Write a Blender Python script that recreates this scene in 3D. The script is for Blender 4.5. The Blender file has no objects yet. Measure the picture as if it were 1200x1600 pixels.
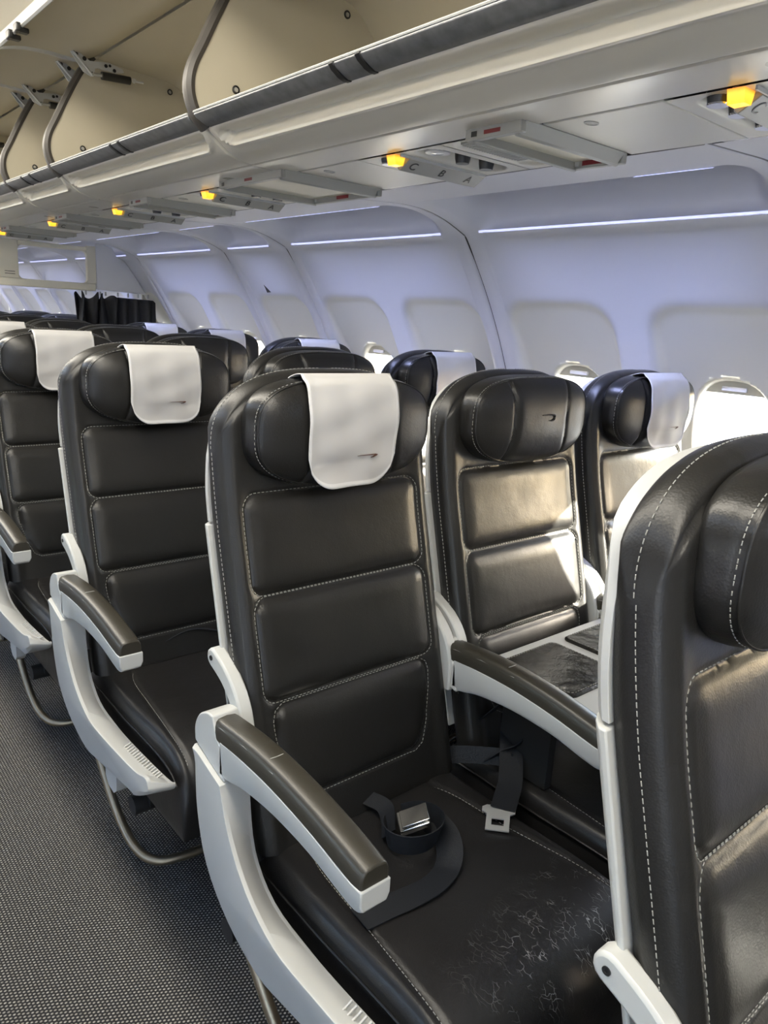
import bpy, bmesh, math, random
from mathutils import Vector, Matrix
random.seed(7)
S = bpy.context.scene
COL = S.collection
PI = math.pi

# ------------------------------------------------------------------ camera
cam = bpy.data.cameras.new('camera')
cam.sensor_fit = 'HORIZONTAL'; cam.sensor_width = 36.0
cam.lens = 1157.47 / 1200 * 36.0
cam.clip_start = 0.02; cam.clip_end = 300
co = bpy.data.objects.new('camera', cam); COL.objects.link(co)
def basis(yaw, pitch, roll):
    cy, sy, cp, sp = math.cos(yaw), math.sin(yaw), math.cos(pitch), math.sin(pitch)
    f = Vector((sy*cp, cy*cp, -sp)); r = Vector((cy, -sy, 0)); u = r.cross(f)
    c, s = math.cos(roll), math.sin(roll)
    return r*c + u*s, u*c - r*s, f
R_, U_, F_ = basis(math.radians(40.8006), math.radians(14.5299), math.radians(3.3413))
co.matrix_world = Matrix(((R_.x, U_.x, -F_.x, -0.7725), (R_.y, U_.y, -F_.y, -0.9489), (R_.z, U_.z, -F_.z, 1.3417), (0, 0, 0, 1)))
S.camera = co

# ------------------------------------------------------------------ sky, sun, lamps, exposure
W = bpy.data.worlds.new('sky'); S.world = W; W.use_nodes = True
wn = W.node_tree.nodes; wl = W.node_tree.links
bg = wn['Background']
sky = wn.new('ShaderNodeTexSky'); sky.sky_type = 'NISHITA'; sky.sun_disc = False
sky.sun_elevation = math.radians(26); sky.sun_rotation = math.radians(135); sky.dust_density = 2.5
wl.new(sky.outputs[0], bg.inputs[0]); bg.inputs[1].default_value = 2.6
sun = bpy.data.lights.new('sun', 'SUN'); sun.energy = 45; sun.angle = math.radians(0.6); sun.color = (1, .93, .8)
so = bpy.data.objects.new('sun', sun); COL.objects.link(so)
so.rotation_euler = Vector((-.62, .54, -.27)).to_track_quat('-Z', 'Y').to_euler()
def area(name, loc, direction, sx, sy, power, color):
    l = bpy.data.lights.new(name, 'AREA'); l.shape = 'RECTANGLE'; l.size = sx; l.size_y = sy
    l.energy = power; l.color = color
    o = bpy.data.objects.new(name, l); COL.objects.link(o); o.location = loc
    d = Vector(direction).normalized()
    yv = Vector((0, 1, 0)); z = -d; x = yv.cross(z).normalized(); y = z.cross(x)
    o.matrix_world = Matrix(((x.x, y.x, z.x, loc[0]), (x.y, y.y, z.y, loc[1]), (x.z, y.z, z.z, loc[2]), (0, 0, 0, 1)))
    return o
WARM = (1, .93, .80); COOL = (.50, .57, 1)
for k in range(5):                       # ceiling wash lamps over the aisle
    area('ceiling_lamp', (-.56, -1.9 + 2.2*k, 2.165), (0, 0, -1), .34, 2.1, 30, WARM)
S.view_settings.view_transform = 'Standard'; S.view_settings.look = 'None'
S.view_settings.gamma = 1.0; S.view_settings.use_curve_mapping = False
S.view_settings.exposure = 0.28

# ------------------------------------------------------------------ materials
MATS = {}
def mat(name, color, rough=.5, metal=0.0, bump=None, spec=.5, coat=0, var=None, emit=None, estr=0, sheen=0):
    m = bpy.data.materials.new(name); m.use_nodes = True
    nt = m.node_tree; b = nt.nodes['Principled BSDF']
    b.inputs['Base Color'].default_value = (*color, 1); b.inputs['Roughness'].default_value = rough
    b.inputs['Metallic'].default_value = metal; b.inputs['Specular IOR Level'].default_value = spec
    b.inputs['Coat Weight'].default_value = coat
    tc = nt.nodes.new('ShaderNodeTexCoord')
    if var:                              # (scale, amount): slow colour wander
        n = nt.nodes.new('ShaderNodeTexNoise'); n.inputs['Scale'].default_value = var[0]; n.inputs['Detail'].default_value = 4
        nt.links.new(tc.outputs['Object'], n.inputs['Vector'])
        mx = nt.nodes.new('ShaderNodeMix'); mx.data_type = 'RGBA'
        mx.inputs['A'].default_value = (*[c*(1-var[1]) for c in color], 1)
        mx.inputs['B'].default_value = (*[min(1, c*(1+var[1])) for c in color], 1)
        nt.links.new(n.outputs['Fac'], mx.inputs['Factor']); nt.links.new(mx.outputs['Result'], b.inputs['Base Color'])
        mr = nt.nodes.new('ShaderNodeMapRange'); mr.inputs['To Min'].default_value = rough - .07; mr.inputs['To Max'].default_value = rough + .07
        nt.links.new(n.outputs['Fac'], mr.inputs['Value']); nt.links.new(mr.outputs['Result'], b.inputs['Roughness'])
    if bump:                             # (scale, strength, distance)
        n = nt.nodes.new('ShaderNodeTexNoise'); n.inputs['Scale'].default_value = bump[0]; n.inputs['Detail'].default_value = 3
        nt.links.new(tc.outputs['Object'], n.inputs['Vector'])
        bp = nt.nodes.new('ShaderNodeBump'); bp.inputs['Strength'].default_value = bump[1]; bp.inputs['Distance'].default_value = bump[2]
        nt.links.new(n.outputs['Fac'], bp.inputs['Height']); nt.links.new(bp.outputs['Normal'], b.inputs['Normal'])
    if emit:
        b.inputs['Emission Color'].default_value = (*emit, 1); b.inputs['Emission Strength'].default_value = estr
    MATS[name] = m
    return m
def leather(name, color, rough, crease, fold=.16):
    """black seat leather: pebble grain, slow folds, and fine pale cracks where crease > 0"""
    m = mat(name, color, rough, spec=.42); nt = m.node_tree; b = nt.nodes['Principled BSDF']
    tc = nt.nodes.new('ShaderNodeTexCoord')
    def noise(scale, detail=3):
        n = nt.nodes.new('ShaderNodeTexNoise'); n.inputs['Scale'].default_value = scale; n.inputs['Detail'].default_value = detail
        nt.links.new(tc.outputs['Object'], n.inputs['Vector']); return n
    v = nt.nodes.new('ShaderNodeTexVoronoi'); v.inputs['Scale'].default_value = 420
    nt.links.new(tc.outputs['Object'], v.inputs['Vector'])
    n1 = noise(38, 5); n2 = noise(7, 2)
    b1 = nt.nodes.new('ShaderNodeBump'); b1.inputs['Strength'].default_value = .10; b1.inputs['Distance'].default_value = .0012
    nt.links.new(v.outputs['Distance'], b1.inputs['Height'])
    b2 = nt.nodes.new('ShaderNodeBump'); b2.inputs['Strength'].default_value = fold; b2.inputs['Distance'].default_value = .004
    nt.links.new(n1.outputs['Fac'], b2.inputs['Height']); nt.links.new(b1.outputs['Normal'], b2.inputs['Normal'])
    last = b2
    mr = nt.nodes.new('ShaderNodeMapRange'); mr.inputs['From Min'].default_value = .3; mr.inputs['From Max'].default_value = .7
    mr.inputs['To Min'].default_value = rough - .07; mr.inputs['To Max'].default_value = rough + .09
    nt.links.new(n2.outputs['Fac'], mr.inputs['Value']); nt.links.new(mr.outputs['Result'], b.inputs['Roughness'])
    if crease:                           # wear cracks along the front roll of the cushion (its own place on the seat)
        mp = nt.nodes.new('ShaderNodeMapping'); mp.inputs['Scale'].default_value = (1, .42, .6)
        wob = noise(22, 3); add = nt.nodes.new('ShaderNodeVectorMath'); add.operation = 'MULTIPLY_ADD'
        add.inputs[1].default_value = (.06, .06, .06)
        nt.links.new(wob.outputs['Color'], add.inputs[0]); nt.links.new(tc.outputs['Object'], add.inputs[2])
        nt.links.new(add.outputs[0], mp.inputs['Vector'])
        cr = nt.nodes.new('ShaderNodeTexVoronoi'); cr.feature = 'DISTANCE_TO_EDGE'; cr.inputs['Scale'].default_value = 95
        nt.links.new(mp.outputs[0], cr.inputs['Vector'])
        lin = nt.nodes.new('ShaderNodeMapRange'); lin.inputs['From Min'].default_value = 0; lin.inputs['From Max'].default_value = .022
        lin.inputs['To Min'].default_value = 1; lin.inputs['To Max'].default_value = 0
        nt.links.new(cr.outputs['Distance'], lin.inputs['Value'])
        sp = nt.nodes.new('ShaderNodeSeparateXYZ'); nt.links.new(tc.outputs['Object'], sp.inputs[0])
        r1 = nt.nodes.new('ShaderNodeMapRange'); r1.inputs['From Min'].default_value = -.34; r1.inputs['From Max'].default_value = -.45
        nt.links.new(sp.outputs['Y'], r1.inputs['Value'])
        r2 = nt.nodes.new('ShaderNodeMapRange'); r2.inputs['From Min'].default_value = -.17; r2.inputs['From Max'].default_value = .10
        nt.links.new(sp.outputs['X'], r2.inputs['Value'])
        r3 = nt.nodes.new('ShaderNodeMapRange'); r3.inputs['From Min'].default_value = .40; r3.inputs['From Max'].default_value = .45
        nt.links.new(sp.outputs['Z'], r3.inputs['Value'])
        pat = noise(30, 3); r4 = nt.nodes.new('ShaderNodeMapRange'); r4.inputs['From Min'].default_value = .47; r4.inputs['From Max'].default_value = .62
        nt.links.new(pat.outputs['Fac'], r4.inputs['Value'])
        cur = lin.outputs['Result']
        for q in (r1, r2, r3, r4):
            mu = nt.nodes.new('ShaderNodeMath'); mu.operation = 'MULTIPLY'
            nt.links.new(cur, mu.inputs[0]); nt.links.new(q.outputs['Result'], mu.inputs[1]); cur = mu.outputs[0]
        mx = nt.nodes.new('ShaderNodeMix'); mx.data_type = 'RGBA'
        mx.inputs['A'].default_value = (*color, 1); mx.inputs['B'].default_value = (.46, .46, .46, 1)
        nt.links.new(cur, mx.inputs['Factor']); nt.links.new(mx.outputs['Result'], b.inputs['Base Color'])
        b3 = nt.nodes.new('ShaderNodeBump'); b3.inputs['Strength'].default_value = .5; b3.inputs['Distance'].default_value = .002; b3.invert = True
        nt.links.new(cur, b3.inputs['Height']); nt.links.new(last.outputs['Normal'], b3.inputs['Normal']); last = b3
    nt.links.new(last.outputs['Normal'], b.inputs['Normal'])
    return m
LEATHER = leather('black_leather', (.0125, .012, .011), .36, 0)
LEATHER_SEAT = leather('black_leather_worn', (.0125, .012, .012), .35, 1)
LEATHER_PAD = leather('black_leather_crinkled', (.014, .0135, .012), .22, 0, .8)
THREAD = mat('pale_thread', (.27, .27, .25), .7)
SHELL = mat('pale_grey_plastic', (.43, .435, .42), .34, bump=(300, .04, .001), var=(5, .03))
ARMPAD = mat('brown_black_arm_pad', (.030, .027, .020), .36, bump=(420, .12, .001))
CLOTH = mat('white_cover_cloth', (.44, .432, .42), .75, bump=(900, .15, .0006))
CLOTH_HEM = mat('white_hem', (.56, .555, .545), .8)
MARK = mat('bronze_thread', (.10, .045, .03), .55)
DARKMETAL = mat('dark_metal', (.03, .03, .032), .45, .6)
TUBE = mat('champagne_metal_tube', (.36, .31, .22), .38, .9, var=(12, .12))
CHROME = mat('chrome', (.75, .75, .74), .16, 1.0)
TONGUE = mat('brushed_tongue', (.70, .71, .70), .35, .7)
BELT = mat('navy_webbing', (.0085, .010, .013), .62, spec=.28, bump=(700, .4, .001))
UNDER = mat('under_seat_black', (.008, .008, .008), .7)
WALLM = mat('sidewall_plastic', (.62, .62, .64), .48, bump=(160, .05, .002), var=(2.2, .02))
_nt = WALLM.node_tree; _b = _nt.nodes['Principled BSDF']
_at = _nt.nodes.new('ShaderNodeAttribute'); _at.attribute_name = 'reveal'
_mx = _nt.nodes.new('ShaderNodeMix'); _mx.data_type = 'RGBA'; _mx.inputs['A'].default_value = (.58, .585, .63, 1); _mx.inputs['B'].default_value = (.66, .65, .60, 1)  # same panel, but reveals tinted lighter and warmer: window light put into the colour
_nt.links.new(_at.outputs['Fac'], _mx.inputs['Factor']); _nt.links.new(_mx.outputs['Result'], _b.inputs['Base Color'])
REVEAL = mat('window_reveal_plastic', (.64, .63, .58), .42)
BIN = mat('bin_cream', (.42, .385, .295), .5, bump=(140, .06, .002), var=(9, .06))
BINFRONT = mat('bin_front_cream', (.56, .53, .45), .30, var=(4, .04))
PSUM = mat('service_panel_grey', (.56, .54, .47), .36, bump=(500, .05, .0006))
PSUD = mat('service_unit_grey', (.33, .325, .29), .4)
DARK = mat('black_plastic', (.012, .012, .012), .35)
TRIM = mat('grey_edge_trim', (.045, .040, .034), .45, bump=(60, .1, .002), var=(30, .15))
RAIL = mat('dark_steel_rail', (.20, .205, .21), .36, .5, bump=(90, .15, .002), var=(45, .5))
GREYBAR = mat('grey_sign_housing', (.30, .295, .265), .38)
REDS = mat('dark_red_lettering', (.16, .012, .014), .4)
AMBER = mat('amber_call_lens', (1, .45, .04), .3, emit=(1, .40, .02), estr=1.15)
_nt = AMBER.node_tree; _tc = _nt.nodes.new('ShaderNodeTexCoord'); _sp = _nt.nodes.new('ShaderNodeSeparateXYZ'); _nt.links.new(_tc.outputs['Object'], _sp.inputs[0])
_rp = _nt.nodes.new('ShaderNodeValToRGB'); _mr = _nt.nodes.new('ShaderNodeMapRange'); _mr.inputs['From Min'].default_value = -.016; _mr.inputs['From Max'].default_value = .003
_nt.links.new(_sp.outputs['Z'], _mr.inputs['Value']); _nt.links.new(_mr.outputs['Result'], _rp.inputs['Fac'])
_rp.color_ramp.elements[0].color = (1, .50, .02, 1); _rp.color_ramp.elements[0].position = .25; _rp.color_ramp.elements[1].color = (.75, .13, .01, 1)
_el = _rp.color_ramp.elements.new(.60); _el.color = (1, .62, .05, 1)
_nt.links.new(_rp.outputs['Color'], _nt.nodes['Principled BSDF'].inputs['Emission Color'])
WHITELIT = mat('reading_lens', (.85, .86, .85), .12, .2)
STRIP = mat('cove_light_strip', (.9, .9, 1), .4, emit=(.50, .55, 1), estr=.85)
CURT = mat('black_curtain', (.022, .022, .024), .75, bump=(500, .3, .001))
CREAM = mat('divider_cream', (.66, .62, .50), .45)
DIVW = mat('divider_white', (.66, .66, .68), .45)
CEILM = mat('ceiling_plastic', (.70, .67, .58), .5)
CONC = mat('apron_concrete', (.55, .54, .50), .9)
def carpet():
    m = mat('woven_carpet', (.03, .03, .03), .9); nt = m.node_tree; b = nt.nodes['Principled BSDF']
    tc = nt.nodes.new('ShaderNodeTexCoord'); sp = nt.nodes.new('ShaderNodeSeparateXYZ')
    nt.links.new(tc.outputs['Object'], sp.inputs[0])
    def math_(op, a, bb=None, c=None):
        n = nt.nodes.new('ShaderNodeMath'); n.operation = op
        for i, v in enumerate((a, bb, c)):
            if v is None: continue
            if isinstance(v, (int, float)): n.inputs[i].default_value = v
            else: nt.links.new(v, n.inputs[i])
        return n.outputs[0]
    X, Y = sp.outputs['X'], sp.outputs['Y']
    col = math_('MULTIPLY', X, 1/.0072); ci = math_('FLOOR', col)
    cf = math_('ABSOLUTE', math_('SUBTRACT', math_('FRACT', col), .5))
    row = math_('ADD', math_('MULTIPLY', Y, 1/.0082), math_('MULTIPLY', ci, .5))
    rf = math_('ABSOLUTE', math_('SUBTRACT', math_('FRACT', row), .5))
    d = math_('ADD', math_('POWER', math_('MULTIPLY', cf, 2.2), 2), math_('POWER', math_('MULTIPLY', rf, 3.3), 2))
    h = math_('SUBTRACT', 1.0, math_('MINIMUM', d, 1.0))
    n = nt.nodes.new('ShaderNodeTexNoise'); n.inputs['Scale'].default_value = 160
    nt.links.new(tc.outputs['Object'], n.inputs['Vector'])
    f = math_('MULTIPLY', h, math_('SUBTRACT', math_('MULTIPLY', n.outputs['Fac'], 2.2), .25))
    mx = nt.nodes.new('ShaderNodeMix'); mx.data_type = 'RGBA'
    mx.inputs['A'].default_value = (.009, .009, .010, 1); mx.inputs['B'].default_value = (.40, .385, .345, 1)
    nt.links.new(f, mx.inputs['Factor']); nt.links.new(mx.outputs['Result'], b.inputs['Base Color'])
    bp = nt.nodes.new('ShaderNodeBump'); bp.inputs['Strength'].default_value = .6; bp.inputs['Distance'].default_value = .003
    nt.links.new(h, bp.inputs['Height']); nt.links.new(bp.outputs['Normal'], b.inputs['Normal'])
    return m
CARPET = carpet()
def glass():
    m = bpy.data.materials.new('window_glass'); m.use_nodes = True; nt = m.node_tree
    nt.nodes.remove(nt.nodes['Principled BSDF'])
    t = nt.nodes.new('ShaderNodeBsdfTransparent'); t.inputs[0].default_value = (.95, .97, .96, 1)
    g = nt.nodes.new('ShaderNodeBsdfGlossy'); g.inputs['Roughness'].default_value = .02
    x = nt.nodes.new('ShaderNodeMixShader'); x.inputs[0].default_value = .06
    nt.links.new(t.outputs[0], x.inputs[1]); nt.links.new(g.outputs[0], x.inputs[2])
    nt.links.new(x.outputs[0], nt.nodes['Material Output'].inputs[0])
    return m
GLASS = glass()

# ------------------------------------------------------------------ mesh helpers
class MB:
    def __init__(self): self.v = []; self.f = []
    def grid(self, P, flip=False, close_u=False):
        nu, nv = len(P), len(P[0]); b = len(self.v)
        for r in P: self.v += [tuple(p) for p in r]
        for i in range(nu if close_u else nu-1):
            for j in range(nv-1):
                a = b+i*nv+j; c = b+((i+1) % nu)*nv+j
                q = (a, c, c+1, a+1)
                self.f.append(q[::-1] if flip else q)
        return self
    def poly(self, pts, flip=False):
        b = len(self.v); self.v += [tuple(p) for p in pts]
        q = tuple(range(b, b+len(pts))); self.f.append(q[::-1] if flip else q); return self
    def loft(self, loops, cap=True):
        """closed loops of equal length, joined one to the next"""
        n = len(loops[0]); b = len(self.v)
        for L in loops: self.v += [tuple(p) for p in L]
        for i in range(len(loops)-1):
            for j in range(n):
                a = b+i*n+j; c = b+i*n+(j+1) % n
                self.f.append((a, c, c+n, a+n))
        if cap:
            self.f.append(tuple(range(b, b+n))[::-1])
            e = b+(len(loops)-1)*n; self.f.append(tuple(range(e, e+n)))
        return self
    def box(self, c, s, R=None):
        x, y, z = [q/2 for q in s]; L = []
        for zz in (-z, z):
            l = [Vector(p) for p in ((-x, -y, zz), (x, -y, zz), (x, y, zz), (-x, y, zz))]
            if R: l = [R @ p for p in l]
            L.append([tuple(p+Vector(c)) for p in l])
        return self.loft(L)
    def tube(self, path, r, n=10, cap=True):
        pts = [Vector(p) for p in path]; loops = []; up = Vector((0, 0, 1))
        prev = None
        for i, p in enumerate(pts):
            t = (pts[min(i+1, len(pts)-1)] - pts[max(i-1, 0)]).normalized()
            if prev is None:
                a = t.cross(up)
                if a.length < 1e-3: a = t.cross(Vector((1, 0, 0)))
            else: a = prev - t*prev.dot(t)
            a.normalize(); prev = a; bb = t.cross(a)
            rr = r[i] if isinstance(r, (list, tuple)) else r
            loops.append([tuple(p + (a*math.cos(k*2*PI/n) + bb*math.sin(k*2*PI/n))*rr) for k in range(n)])
        return self.loft(loops, cap)
    def ribbon(self, path, width_dir, w, th):
        """flat strap: path points, width direction(s), width and thickness"""
        pts = [Vector(p) for p in path]; loops = []
        for i, p in enumerate(pts):
            t = (pts[min(i+1, len(pts)-1)] - pts[max(i-1, 0)]).normalized()
            wd = Vector(width_dir[i] if isinstance(width_dir[0], (tuple, list, Vector)) else width_dir)
            wd = (wd - t*wd.dot(t)).normalized(); nn = t.cross(wd)
            loops.append([tuple(p+wd*a*w/2+nn*b*th/2) for a, b in ((-1, -1), (1, -1), (1, 1), (-1, 1))])
        return self.loft(loops)
    def lathe(self, prof, c, axis=(0, 0, 1), n=20):
        ax = Vector(axis).normalized(); a = ax.cross(Vector((0, 1, 0)) if abs(ax.y) < .9 else Vector((1, 0, 0))).normalized(); b = ax.cross(a)
        loops = [[tuple(Vector(c)+ax*h+(a*math.cos(k*2*PI/n)+b*math.sin(k*2*PI/n))*max(r, 1e-4)) for k in range(n)] for r, h in prof]
        return self.loft(loops)
    def mesh(self, name, material, angle=40, fix=True):
        me = bpy.data.meshes.new(name); me.from_pydata(self.v, [], self.f)
        if fix:
            bm = bmesh.new(); bm.from_mesh(me)
            bmesh.ops.remove_doubles(bm, verts=bm.verts, dist=1e-5)
            bmesh.ops.recalc_face_normals(bm, faces=bm.faces)
            bm.to_mesh(me); bm.free()
        me.materials.append(material)
        me.shade_smooth(); me.set_sharp_from_angle(angle=math.radians(angle))
        return me
    def build(self, name, material, parent=None, bevel=0, angle=40, fix=True, seg=2, loc=None):
        o = bpy.data.objects.new(name, self.mesh(name, material, angle, fix)); COL.objects.link(o)
        if parent: o.parent = parent
        if loc: o.location = loc
        if bevel:
            m = o.modifiers.new('bevel', 'BEVEL'); m.width = bevel; m.segments = seg; m.limit_method = 'ANGLE'; m.angle_limit = math.radians(40)
            m.harden_normals = False
        return o
def empty(name, loc=(0, 0, 0)):
    o = bpy.data.objects.new(name, None); COL.objects.link(o); o.location = loc; o.empty_display_size = .05; return o
def tag(o, label=None, cat=None, group=None, kind=None):
    for k, v in (('label', label), ('category', cat), ('group', group), ('kind', kind)):
        if v: o[k] = v
    return o
KIDS = {}
def copy_tree(o, parent=None):
    c = o.copy(); COL.objects.link(c)
    for k in ('label', 'category', 'group'):
        if parent is None and k in c: del c[k]
    if parent: c.parent = parent; c.matrix_parent_inverse = o.matrix_parent_inverse.copy()
    for ch in list(o.children): copy_tree(ch, c)
    return c
def ss(a, b, x):
    t = max(0, min(1, (x-a)/(b-a))) if a != b else float(x > a)
    return t*t*(3-2*t)
def lerp(a, b, t): return a+(b-a)*t
def interp(tab, x):
    if x <= tab[0][0]: return tab[0][1]
    for (a, p), (b, q) in zip(tab, tab[1:]):
        if x <= b: return p+(q-p)*(x-a)/(b-a)
    return tab[-1][1]
def smooth_path(pts, n=8):
    P = [Vector(p) for p in pts]; out = []
    for i in range(len(P)-1):
        p0, p1, p2, p3 = P[max(i-1, 0)], P[i], P[i+1], P[min(i+2, len(P)-1)]
        for k in range(n):
            t = k/n
            out.append(.5*((2*p1)+(p2-p0)*t+(2*p0-5*p1+4*p2-p3)*t*t+(-p0+3*p1-3*p2+p3)*t**3))
    return out+[P[-1]]
def rrect_sdf(x, y, cx, cy, hx, hy, r):
    qx, qy = abs(x-cx)-hx+r, abs(y-cy)-hy+r
    return math.hypot(max(qx, 0), max(qy, 0))+min(max(qx, qy), 0)-r

# ------------------------------------------------------------------ the cabin shell
XC, ZC, RW = -.40, .50, 1.73              # circle the side lining follows
MID = -.555                               # cabin centre line
Y0, Y1 = -2.75, 9.25
def wall_x(z): return XC+math.sqrt(RW*RW-(z-ZC)**2)
fl = MB().grid([[(x, y, 0) for y in (Y0, Y1)] for x in (-2.6, 1.5)]).build('floor', CARPET, fix=False)
tag(fl, 'dark grey woven cabin carpet with pale flecks', None, None, 'structure')
ap = MB().grid([[(x, y, -3.4) for y in (-120, 120)] for x in (-120, 120)]).build('ground', CONC, fix=False)
tag(ap, 'pale sunlit concrete outside the windows', None, None, 'structure')

# side lining: the profile runs from the floor up round the cove to the service panels
P1, P2 = (.905, 1.600), (.672, 1.655)
base = []
for k in range(0, 66):
    z = 1.6*k/65; base.append((wall_x(z), z))
BASE_N = len(base)
cove = smooth_path([(base[-1][0], 1.6, 0), (.845, 1.634, 0), (.76, 1.652, 0), (.672, 1.656, 0), (.56, 1.651, 0), (.462, 1.646, 0)], 6)[1:]
base += [(p.x, p.y) for p in cove]
rec = [(p.x, p.y) for p in smooth_path([(.903, 1.601, 0), (.925, 1.612, 0), (.932, 1.645, 0), (.885, 1.690, 0), (.79, 1.708, 0), (.70, 1.702, 0), (.668, 1.672, 0), (.672, 1.6565, 0)], 4)]
NREC = 18                                 # cove samples that sink into the recess
def rec_at(t):
    s = t*(len(rec)-1); i = min(int(s), len(rec)-2); f = s-i
    return (lerp(rec[i][0], rec[i+1][0], f), lerp(rec[i][1], rec[i+1][1], f))
def reveal(dy, z):
    d = rrect_sdf(dy, z, 0, 1.03, .192, .39, .085)
    m = ss(.016, -.022, d)
    return m*(.062*max(0, min(1, (1.43-z)/.30))**.8+.004)
WZ, WHX, WHZ = 1.055, .118, .185
def in_window(dy, z): return (abs(dy)/WHX)**2.7+(abs(z-WZ)/WHZ)**2.7 < 1
def lining(name, ya, yb, wins):
    mb = MB(); ends = [0, .003, .007, .03, .052, .056, .060, .064]
    n = int(round((yb-ya-.14)/.0085))
    ys = [ya+q for q in ends]+[ya+.07+(yb-ya-.14)*i/n for i in range(n+1)]+[yb-q for q in ends[::-1]]
    n = len(ys)-1
    rows = [('w', z) for z in [0, .2, .4, .6, .7]]+[('w', .75+.0085*k) for k in range(0, 100)]+[('c', k) for k in range(len(cove))]
    P = []; att = []
    for y in ys:
        d_end = min(y-ya, yb-y); m = ss(.035, .135, d_end); r = []
        g = .010*(1-ss(0, .006, d_end))                              # joint between linings
        rib = .0055*(ss(.052, .060, d_end)-1)                        # raised band along each joint
        for t, q in rows:
            if t == 'w':
                z = min(q, 1.6); x = wall_x(z); nx, nz = (x-XC)/RW, (z-ZC)/RW
                o = max([reveal(y-w, z) for w in wins]+[0])+g+rib*ss(1.61, 1.52, z)
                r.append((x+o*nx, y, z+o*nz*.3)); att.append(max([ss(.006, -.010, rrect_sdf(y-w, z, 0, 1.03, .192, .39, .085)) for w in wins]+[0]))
            else:
                bx, bz = cove[q].x, cove[q].y
                if q <= NREC:
                    rx, rz = rec_at(max(0, q)/NREC); bx, bz = lerp(bx, rx, m), lerp(bz, rz, m)
                r.append((bx, y, bz+g)); att.append(0)
        P.append(r)
    nv = len(rows)
    for r in P: mb.v += r
    for i in range(n):
        for j in range(nv-1):
            if rows[j][0] == 'w' and rows[j+1][0] == 'w':
                zc = (rows[j][1]+rows[j+1][1])/2; yc = (ys[i]+ys[i+1])/2
                if any(in_window(yc-w, zc) for w in wins): continue
            a = i*nv+j; mb.f.append((a, a+nv, a+nv+1, a+1))
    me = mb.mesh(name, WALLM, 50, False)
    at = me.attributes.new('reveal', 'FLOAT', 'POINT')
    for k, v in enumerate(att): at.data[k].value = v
    return me
def joint_mesh():
    """dark gasket in the joint between two linings"""
    mb = MB(); P = []
    for x, z in base:
        nx, nz = (x-XC)/RW, (z-ZC)/RW
        if z > 1.6 or x < .9: nx, nz = .25, .97
        P.append([(x+.0015*nx, y, z+.0015*nz) for y in (-.0032, .0032)])
    mb.grid(P); return mb.mesh('panel_joint', DARK, 60, False)
JOINT = joint_mesh()
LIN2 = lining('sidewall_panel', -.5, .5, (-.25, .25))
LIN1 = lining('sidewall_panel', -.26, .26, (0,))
wall_r = tag(empty('wall_right'), 'pale lavender grey moulded cabin side wall', None, None, 'structure')
wall_l = tag(empty('wall_left'), 'cabin side wall across the aisle', None, None, 'structure')
WINS = []; PANELS = []
layout = [(-2.275, 2), (-1.275, 2), (-.27, 2), (.735-.005, 0)]
cursor = [(-1.77, 2), (-.77, 2), (.23, 2), (1.23, 2), (1.99, 1), (2.75, 2), (3.75, 2), (4.75, 2), (5.75, 2), (6.75, 2), (7.75, 2), (8.75, 2)]
def link(name, me, parent=None, loc=None, sx=1):
    o = bpy.data.objects.new(name, me); COL.objects.link(o)
    if parent: o.parent = parent
    if loc: o.location = loc
    if sx != 1: o.scale = (sx, 1, 1)
    return o
# window parts, centred on y = 0
def oval(hx, hz, x, n=44, e=2.7, z0=WZ):
    L = []
    for k in range(n):
        a = 2*PI*k/n; c, s = math.cos(a), math.sin(a)
        L.append((x, hx*math.copysign(abs(c)**(2/e), c), z0+hz*math.copysign(abs(s)**(2/e), s)))
    return L
def wx(z): return wall_x(z)+.062
def oval_on(hx, hz, off, **k):
    return [(wx(p[2])+off, p[1], p[2]) for p in oval(hx, hz, 0, **k)]
FRAME = MB().loft([oval_on(WHX+.020, WHZ+.020, .006), oval_on(WHX+.016, WHZ+.016, -.008), oval_on(WHX+.002, WHZ+.002, -.008), oval_on(WHX-.004, WHZ-.004, .0), oval_on(WHX-.012, WHZ-.012, .075)], False).mesh('frame', REVEAL, 50)
PANE = MB().poly(oval_on(WHX-.008, WHZ-.008, .055)).mesh('pane', GLASS, 50)
def shade_mesh():
    mb = MB(); P = []
    for a in range(17):
        r = []
        for b in range(7):
            z = WZ+WHZ-.040+.040*b/6; lim = WHX*max(0, 1-min(1, abs(z-WZ)/WHZ)**2.7)**(1/2.7)
            y = (a/8-1)*lim; r.append((wx(z)+.012, y, z))
        P.append(r)
    mb.grid(P); return mb.mesh('shade', REVEAL, 50, False)
SHADE = shade_mesh()
zz = WZ+WHZ-.026
GRIP = MB().box((wx(zz)+.008, 0, zz), (.008, .066, .011)).mesh('shade_grip', WALLM, 30)
wn_i = 0
for cy, k in cursor:
    for side, root in ((1, wall_r), (-1, wall_l)):
        if side == -1 and k == 1: pass
        sx, ox = (1, 0) if side == 1 else (-1, 2*MID)
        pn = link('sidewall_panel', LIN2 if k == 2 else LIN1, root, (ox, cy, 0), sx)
        if side == 1: link('panel_joint', JOINT, pn, (0, .5 if k == 2 else .26, 0))
        for w in ((-.25, .25) if k == 2 else (0,)):
            if cy+w < -1.4 and side == 1 and False: continue
            wn_i += 1
            e = empty('window_%d' % wn_i, (ox, cy+w, 0)); e.scale = (sx, 1, 1)
            tag(e, ('oval cabin window in a recessed reveal' if side == 1 else 'oval cabin window across the aisle'), None, None, 'structure')
            link('frame', FRAME, e); link('pane', PANE, e); link('shade', SHADE, e); link('shade_grip', GRIP, e)
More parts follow.
